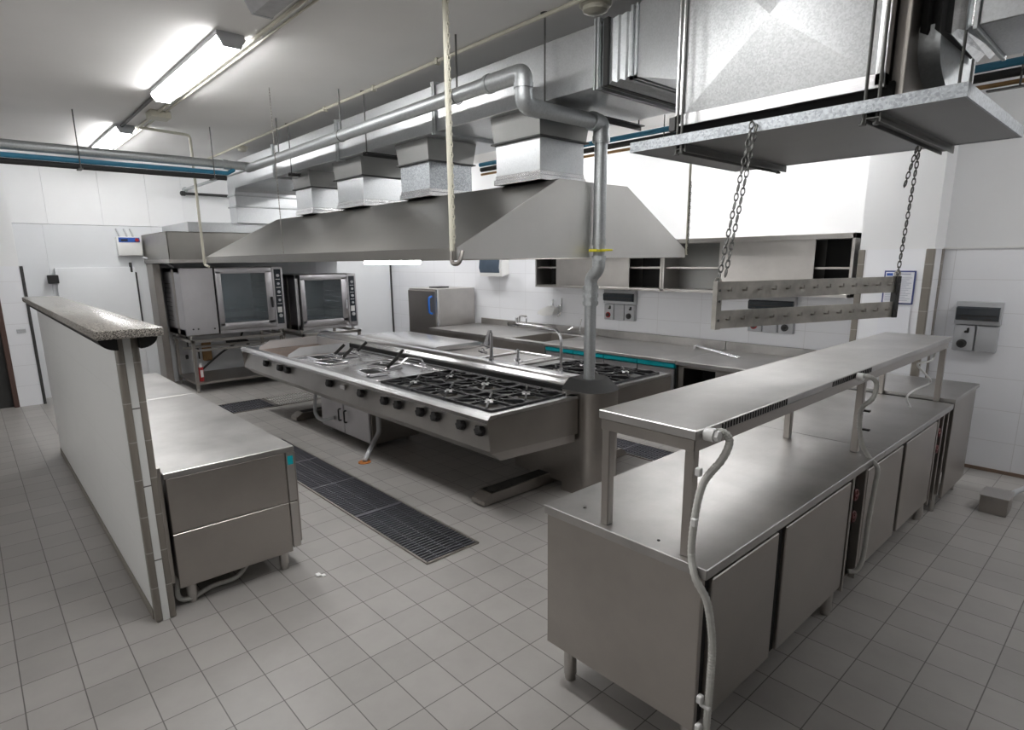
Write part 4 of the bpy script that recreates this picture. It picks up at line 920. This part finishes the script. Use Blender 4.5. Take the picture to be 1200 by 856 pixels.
b = BM(); tube(b, spline([(-6.18, 6.60, 1.08), (-6.08, 6.55, 1.14), (-6.10, 6.58, 1.25), (-6.20, 6.60, 1.22)]), .014, 8); cyl(b, (-6.28, 6.60, 1.22), (-6.28, 6.60, 1.33), .012); cyl(b, (-6.10, 6.60, 1.22), (-6.10, 6.60, 1.36), .010); disc(b, (-6.16, 6.615, 1.18), .05, .02, 'y'); obj('tap_body', b, 'chrome', wt)
b = BM(); box(b, -6.54, -6.50, 6.52, 6.58, 1.10, 1.13, .004); obj('nozzle', b, 'black', wt)
# upright cupboard
uc = thing('upright_cupboard', 'upright steel cupboard with dark door and blue handle at the back', 'cupboard', (-8.6, 6.2, 0))
b = BM(); box(b, -9.06, -8.165, 5.84, 6.60, .1, 1.46, .004); obj('body', b, 'steel', uc)
dd = obj('door', box(BM(), -9.04, -8.22, 5.80, 5.838, .14, 1.43, .005), 'steel_dull', uc, label='dark reflecting door')
b = BM(); tube(b, bend([(-8.32, 5.80, 1.05), (-8.32, 5.74, 1.07), (-8.32, 5.74, 1.32), (-8.32, 5.80, 1.34)], .05), .018, 10); obj('handle', b, 'blue', dd, label='blue handle')
obj('front_edge', box(BM(), -8.21, -8.165, 5.80, 5.838, .1, 1.46, .004), 'steel_bright', uc)
b = BM(); box(b, -8.75, -8.50, 6.05, 6.30, 1.46, 1.485, .004); obj('vent_cap', b, 'dark', uc)
legs(uc, [(-8.98, 5.9), (-8.24, 5.9), (-8.98, 6.5), (-8.24, 6.5)], .1, .022)

# ------------------------------------------------------------------ wall cupboards
WY0 = 6.28; WZ0, WZ1 = 1.53, 2.14
def wallcup(x0, x1, lab, doors, opens):
    t = thing('wall_cupboard', lab, 'wall cupboard', ((x0+x1)/2, 6.45, WZ0), 'pair of steel wall cupboards')
    b = BM(); T = .02
    box(b, x0, x1, WY0, YB-.004, WZ0, WZ0+.03, .002); box(b, x0, x1, WY0, YB-.004, WZ1-.05, WZ1, .002)
    box(b, x0, x0+T*1.4, WY0, YB-.004, WZ0, WZ1, .002); box(b, x1-T*1.4, x1, WY0, YB-.004, WZ0, WZ1, .002)
    obj('carcass', b, 'steel', t)
    obj('back_panel', box(BM(), x0+T, x1-T, YB-.03, YB-.012, WZ0+.03, WZ1-.05), 'sheet', t)
    obj('shelf', box(BM(), x0+T, x1-T, WY0+.05, YB-.03, 1.80, 1.82), 'steel', t)
    for k, (a, c) in enumerate(doors): obj('sliding_door', box(BM(), a, c, WY0+.012+.01*k, WY0+.024+.01*k, WZ0+.03, WZ1-.05, .002), 'steel', t)
    for a, c in opens: obj('dark_lining', box(BM(), a, c, YB-.05, YB-.032, WZ0+.03, WZ1-.05), 'blackmat', t)  # matt black sheets painted in for shade in the open bays
    return t
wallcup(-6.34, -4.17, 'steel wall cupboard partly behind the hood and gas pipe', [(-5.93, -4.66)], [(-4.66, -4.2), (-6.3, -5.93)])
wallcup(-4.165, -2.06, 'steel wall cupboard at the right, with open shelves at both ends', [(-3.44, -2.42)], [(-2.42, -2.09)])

# ------------------------------------------------------------------ electrical boxes on the back wall
def sockets(name, x0, x1, z0, z1, lab, red, covers, yb=YB):
    """grey switch box with smoked flap above and socket modules below"""
    t = thing(name, lab, 'socket box', ((x0+x1)/2, yb-.05, z0)); w = x1-x0; zm = z0+(z1-z0)*.54
    b = BM(); box(b, x0, x1, yb-.07, yb-.002, zm, z1, .008, 2); obj('housing', b, 'greyp', t)
    b = BM(); prism(b, [(yb-.07, zm+.035), (yb-.095, zm+.045), (yb-.10, z1-.06), (yb-.07, z1-.045)], 'x', x0+.012, x1-.012); fl_ = obj('breaker_window', b, 'smoke', t)
    b = BM(); box(b, x0+.03, x1-.03, yb-.103, yb-.098, zm+.075, zm+.085); box(b, x0+.05, x0+.10, yb-.103, yb-.098, zm+.045, zm+.06); box(b, x1-.11, x1-.06, yb-.103, yb-.098, zm+.045, zm+.06); obj('window_ribs', b, 'black', fl_)
    n = len(covers)
    for k, c in enumerate(covers):
        a = x0+w*k/n+.006; e = x0+w*(k+1)/n-.006; cx = (a+e)/2
        m = obj('socket_module' if c else 'blank_cover', box(BM(), a, e, yb-.06, yb-.002, z0, zm-.008, .008, 2), 'greyp', t)
        if c:
            b = BM(); disc(b, (cx-.005, yb-.065, z0+.065), .038, .02, 'y', 20); sm = obj('socket_ring', b, 'red' if c == 2 else 'dark', m)
            b = BM(); disc(b, (cx-.005, yb-.073, z0+.065), .024, .024, 'y', 16); obj('socket_face', b, 'black' if c == 1 else 'dark', m)
            b = BM(); box(b, cx+.005, cx+.035, yb-.085, yb-.06, zm-.075, zm-.055, .004); box(b, cx+.022, cx+.037, yb-.085, yb-.06, zm-.075, zm-.03, .004); obj('switch_lever', b, 'black', m)
    return t
sockets('socket_box', -1.27, -.94, 1.08, 1.52, 'grey switch and socket box on the tiled wall at the right edge', 0, (1, 0))
sockets('socket_box', -5.28, -4.76, 1.10, 1.51, 'grey socket box on the tiles just right of the gas pipe', 0, (2, 0, 1))
sockets('socket_box', -3.20, -2.68, 1.10, 1.50, 'grey socket box on the tiles behind the hanging rack', 0, (2, 0, 1))
# floor junction box with hose at right
fj = thing('floor_junction_box', 'small steel junction box on the floor at the right edge', 'junction box', (-.64, 5.6, 0))
obj('box_body', box(BM(), -.745, -.575, 5.50, 5.72, .0, .135, .006, 2), 'steel_dull', fj)
obj('lid', box(BM(), -.752, -.568, 5.493, 5.727, .135, .142, .003), 'steel', fj)
b = BM(); tube(b, spline([(-.60, 5.72, .10), (-.58, 5.88, .10), (-.54, 6.05, .10), (-.52, 6.15, .16), (-.515, 6.2, .34), (-.515, 6.6, .36)]), .02, 10); obj('conduit', b, 'greyp', fj)
b = BM(); tube(b, [(-1.4, 6.622, .02), (1.9, 6.622, .02)], .0, 4) if False else box(b, -1.40, XR, YB-.010, YB, 0, .03); tag(obj('skirting_stain', b, 'brown'), 'narrow brown grimy strip where the right back wall meets the floor', 'skirting', None, None)
# papers
po = thing('notice', 'printed notice sheet in a blue frame on the pilaster', 'notice', (-1.66, 6.29, 1.49))
obj('frame', box(BM(), -1.79, -1.54, 6.290, 6.297, 1.49, 1.79, .002), 'navy', po)
obj('sheet', box(BM(), -1.777, -1.553, 6.287, 6.291, 1.503, 1.777), 'paper', po)
b = BM(); box(b, -1.77, -1.72, 6.285, 6.288, 1.745, 1.768); obj('logo', b, 'panelblue', po)
b = BM()
box(b, -1.69, -1.58, 6.285, 6.288, 1.758, 1.764)
for k in range(14): box(b, -1.765, -1.565-.02*((k*7) % 3), 6.285, 6.288, 1.725-k*.0155, 1.7275-k*.0155)
obj('text_lines', b, 'ink', po)
b = BM(); box(b, -1.80, -1.62, 6.293, 6.298, 1.18, 1.44); tag(obj('paper_sheet', b, 'paper'), 'plain white sheet taped under the framed notice, left one', 'paper', 'plain sheets below the notice')
b = BM(); box(b, -1.70, -1.55, 6.288, 6.292, 1.22, 1.47); tag(obj('paper_sheet', b, 'paper'), 'plain white sheet taped under the framed notice, right one', 'paper', 'plain sheets below the notice')
# paper towel dispenser
pd = thing('towel_dispenser', 'white paper towel dispenser with smoked window under the hood line', 'dispenser', (-7.6, 6.5, 1.66))
b = BM(); prism(b, [(YB-.002, 2.02), (YB-.14, 2.02), (YB-.17, 1.80), (YB-.15, 1.66), (YB-.002, 1.70)], 'x', -7.86, -7.30); obj('housing', b, 'white', pd)
b = BM(); prism(b, [(YB-.16, 2.0), (YB-.185, 1.80), (YB-.16, 1.72), (YB-.14, 1.8)], 'x', -7.85, -7.36); obj('window', b, 'smokelight', pd)
# control box on the cold room wall
cb_ = thing('control_box', 'white control box with blue panel and red switch on the left wall', 'control box', (-10.85, 2.0, 2.05)); X = XL+.015
obj('housing', box(BM(), X, X+.12, 1.84, 2.16, 2.05, 2.33, .01, 2), 'white', cb_)
obj('display_panel', box(BM(), X+.12, X+.126, 1.86, 2.14, 2.25, 2.32, .002), 'panelblue', cb_)
obj('display', box(BM(), X+.126, X+.129, 1.89, 1.98, 2.265, 2.295), 'black', cb_)
b = BM(); disc(b, (X+.135, 2.10, 2.285), .026, .03, 'x'); obj('switch_knob', b, 'red', cb_)
b = BM()
for y in (1.89, 1.99, 2.07):
    tube(b, spline([(X+.06, y, 2.33), (X+.06, y-.01, 2.38), (X+.04, y-.03, 2.45)]), .014, 8)
obj('cable', b, 'greyp', cb_)
b = BM(); box(b, -10.494, -10.485, .47, .57, 1.02, 1.07, .004); tag(obj('wall_switch', b, 'greyp'), 'small grey switch plate on the wall at the left edge', 'switch')
b = BM(); tube(b, spline([(-10.82, 2.16, 2.02), (-10.72, 2.20, 2.0), (-10.6, 2.26, 2.01), (-10.4, 2.34, 1.96), (-10.3, 2.45, 1.86)]), .018, 8); tag(obj('oven_cable', b, 'greyp'), 'grey cable curving over the steel guard to the left oven', 'cable')

# ------------------------------------------------------------------ ovens
def oven(x, y0, y1, z0, z1, lab, side_w):
    t = thing('combi_oven', lab, 'oven', (x-.5, (y0+y1)/2, z0)); D = .95
    yd0 = y0+side_w; yc = y1-.17
    b = BM(); xb = x-D
    # cavity shell with opening behind the door
    box(b, xb, x-.03, y0, yd0+.04, z0, z1, .006); box(b, xb, x-.03, yc-.02, y1, z0, z1, .006); box(b, xb, x-.03, y0, y1, z0, z0+.10, .006); box(b, xb, x-.03, y0, y1, z1-.07, z1, .006); box(b, xb, xb+.05, y0, y1, z0, z1, .006)
    obj('casing', b, 'oven', t)
    if side_w > .1:
        obj('front_panel', box(BM(), x-.035, x-.008, y0+.004, yd0-.012, z0+.01, z1-.004, .004), 'oven', t)
        b = BM()
        for yy_, zz in ((y0+.10, z0+.10), (y0+.17, z0+.10), (yd0-.07, z0+.09)): disc(b, (x-.006, yy_, zz), .012, .008, 'x')
        obj('screw_caps', b, 'dark', t)
    obj('gap', box(BM(), x-.04, x-.02, yd0-.012, yd0+.01, z0+.01, z1-.01), 'blackmat', t)
    # door: frame + glass
    b = BM(); fz0, fz1 = z0+.06, z1-.01; w = .085
    box(b, x-.03, x+.02, yd0+.006, yc-.006, fz0, fz0+.10, .006, 2); box(b, x-.03, x+.02, yd0+.006, yc-.006, fz1-w, fz1, .006, 2)
    box(b, x-.03, x+.02, yd0+.006, yd0+w, fz0+.05, fz1-.05, .006, 2); box(b, x-.03, x+.02, yc-w-.03, yc-.006, fz0+.05, fz1-.05, .006, 2)
    dr = obj('door', b, 'oven', t)
    b = BM(); box(b, x+.004, x+.010, yd0+w-.01, yc-w-.02, fz0+.09, fz1-w+.01, .002); obj('glass', b, 'glass', dr)
    hy = yc-w*.55; b = BM(); box(b, x+.02, x+.05, hy-.012, hy+.012, (z0+z1)/2-.02, (z0+z1)/2+.03, .005); box(b, x+.045, x+.065, hy-.014, hy+.014, (z0+z1)/2-.14, (z0+z1)/2+.03, .006); obj('handle', b, 'black' if side_w > .1 else 'chrome', dr)
    obj('sill', box(BM(), x-.03, x+.005, yd0+.006, y1-.004, z0, z0+.055, .004), 'oven', t)
    # control strip
    b = BM(); box(b, x-.03, x+.008, yc, y1, z0+.05, z1, .004); cs_ = obj('control_strip', b, 'oven', t)
    b = BM(); box(b, x+.008, x+.012, yc+.03, y1-.03, z0+.09, z1-.04, .001); obj('control_panel', b, 'smoke', cs_)
    H = z1-z0; ymid = (yc+y1)/2
    b = BM()
    for k in range(4): z = z1-.14-k*H*.13; disc(b, (x+.02, ymid, z), .024-.004*(k % 2), .02, 'x', 14)
    disc(b, (x+.02, ymid, z0+.22), .03, .02, 'x', 14); obj('dial', b, 'greyp', cs_)
    b = BM()
    for k in range(4): z = z1-.20-k*H*.13; obj('dial_label', box(BM(), x+.0118, x+.0135, ymid-.035, ymid+.035, z-.004, z+.004), 'white', cs_)
    obj('markings', box(b, x+.0118, x+.0135, ymid-.04, ymid+.03, z0+.27, z0+.36), 'white', cs_)
    # racks inside
    b = BM()
    for k in range(7):
        z = z0+.17+k*(H-.3)/7
        for q in (0, 1): yq = (yd0+.06, yc-.07)[q]; box(b, x-.75, x-.08, yq, yq+.02, z, z+.006)
    obj('rack_runners', b, 'steel_bright', t)
    b = BM(); box(b, x-.75, x-.10, yd0+.08, yc-.08, z0+.17, z0+.178); 
    for k in range(12): y = yd0+.09+k*(yc-yd0-.18)/11; tube(b, [(x-.75, y, z0+.32), (x-.1, y, z0+.32)], .003, 5)
    obj('inner_tray', b, 'steel_bright', t)
    b = BM()
    for k in range(9): z = z0+.2+k*.07; box(b, x-.75, x-.60, y0-.003, y0, z, z+.006)
    for k in range(9): z = z0+.2+k*.07; box(b, x-.9, x-.75, y0-.003, y0, z, z+.006)
    obj('side_louvres', b, 'dark', t)
    obj('side_strip', box(BM(), x-.42, x-.33, y0-.006, y0, z0+.02, z1-.02, .002), 'steel_dull', t)
    for xx in (x-.08, x-D+.1):
        for yy_ in (y0+.07, y1-.07):
            b = BM(); cyl(b, (xx, yy_, z0-.06), (xx, yy_, z0), .02); obj('foot', b, 'steel', t)
    return t
oven(-9.7, 2.36, 3.86, .86, 1.86, 'wide glass-door oven with a plain panel at its left, on the steel stand', .47)
oven(-9.7, 4.07, 5.15, .80, 1.72, 'second glass-door oven, nearer the white wall', .06)
def stand(y0, y1, zt, lab):
    t = thing('oven_stand', lab, 'oven stand', (-10.2, (y0+y1)/2, 0)); x0, x1 = -10.7, -9.67
    b = BM()
    for a, c, e, f in ((x0, x1, y0, y0+.05), (x0, x1, y1-.05, y1), (x0, x0+.05, y0, y1), (x1-.05, x1, y0, y1)): box(b, a, c, e, f, zt-.045, zt, .003)
    obj('top_frame', b, 'steel', t)
    for x in (x0+.03, x1-.03):
        for y in (y0+.03, y1-.03):
            b = BM(); box(b, x-.022, x+.022, y-.022, y+.022, .06, zt-.04, .003); lg = obj('leg', b, 'steel_dull', t)
            b = BM(); cyl(b, (x, y, 0), (x, y, .06), .02); obj('foot', b, 'steel', lg)
    obj('shelf', box(BM(), x0+.01, x1-.005, y0+.01, y1-.01, .12, .155, .003), 'steel_dull', t)
    b = BM(); box(b, x1-.045, x1-.02, y0, y1, zt-.18, zt-.145, .003); box(b, x1-.5, x1-.47, y0, y1, zt-.18, zt-.145, .003); obj('cross_rail', b, 'steel', t)
    return t
stand(2.40, 3.82, .80, 'steel stand with lower shelf under the wide oven')
stand(4.10, 5.19, .74, 'steel stand under the second oven, mostly behind the range')
b = BM(); cyl(b, (-9.80, 2.52, .156), (-9.80, 2.52, .37), .035, 16); sp_ = obj('spray_can', b, 'red'); tag(sp_, 'red spray bottle with white cap on the oven stand shelf', 'bottle')
b = BM(); cyl(b, (-9.80, 2.52, .37), (-9.80, 2.52, .43), .022, 12); obj('cap', b, 'white', sp_)
b = BM(); box(b, -9.765, -9.762, 2.50, 2.54, .22, .33); obj('print', b, 'white', sp_)
b = BM(); tube(b, spline([(-10.3, 3.35, .80), (-10.25, 3.25, .66), (-10.3, 3.0, .50), (-10.4, 2.8, .32), (-10.5, 2.7, .2)]), .016, 8)
tag(obj('drain_hose', b, 'rubber'), 'black hose curving down behind the oven stand', 'hose')
b = BM(); tube(b, bend([(-10.9, 3.55, .45), (-10.7, 3.55, .45), (-10.7, 3.55, .60), (-10.7, 3.2, .62)], .05), .03, 10); disc(b, (-10.7, 3.55, .44), .045, .06)
tag(obj('waste_trap', b, 'dark'), 'dark waste pipe elbow on the wall under the oven', 'pipe')
b = BM(); tube(b, bend([(-10.5, 2.55, .85), (-10.5, 2.55, .58), (-10.5, 2.70, .58), (-10.5, 2.70, .40)], .04), .012, 8); disc(b, (-10.5, 2.52, .45), .035, .03, 'y')
tag(obj('supply_pipe', b, 'dark'), 'thin dark supply pipe behind the left leg of the oven stand', 'pipe')
b = BM(); box(b, -10.90, -10.86, 2.85, 3.0, .30, .62, .02); tag(obj('wooden_board', b, 'wood'), 'orange-brown board leaning on the wall under the oven', 'board')
# oven hood
oh = thing('oven_hood', 'boxy stainless steel hood above the ovens at the left wall', 'hood', (-10.2, 3.8, 1.9))
hx1, hx0, ya, yb, z0, z1 = -9.42, XL+.02, 2.19, 5.45, 1.92, 2.36
b = BM(); box(b, hx1-.012, hx1, ya, yb, 1.97, z1, .002); box(b, hx0, hx1, ya, ya+.012, 1.97, z1, .002); box(b, hx0, hx1, yb-.012, yb, 1.97, z1, .002); box(b, hx0, hx1, ya, yb, z1-.012, z1, .002)
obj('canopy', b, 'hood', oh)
b = BM(); box(b, hx1-.03, hx1+.004, ya, yb, 1.93, 1.98, .004); box(b, hx0, hx1, ya-.004, ya+.03, 1.93, 1.98, .004); box(b, hx1-.5, hx1-.48, ya+.01, yb-.01, 1.95, 2.2); obj('lower_rim', b, 'steel', oh)
b = BM(); box(b, hx0, hx1-.06, ya+.3, ya+2.1, z1, z1+.14, .004); obj('plenum', b, 'galv', oh)
b = BM(); prism(b, [(2.9, 2.33), (3.4, 2.15), (3.4, 2.12), (2.9, 2.3)], 'x', hx0+.1, hx1-.1) if False else box(b, hx0+.2, hx1-.55, ya+.3, yb-.3, 2.08, 2.10); obj('filter', b, 'steel_dull', oh)
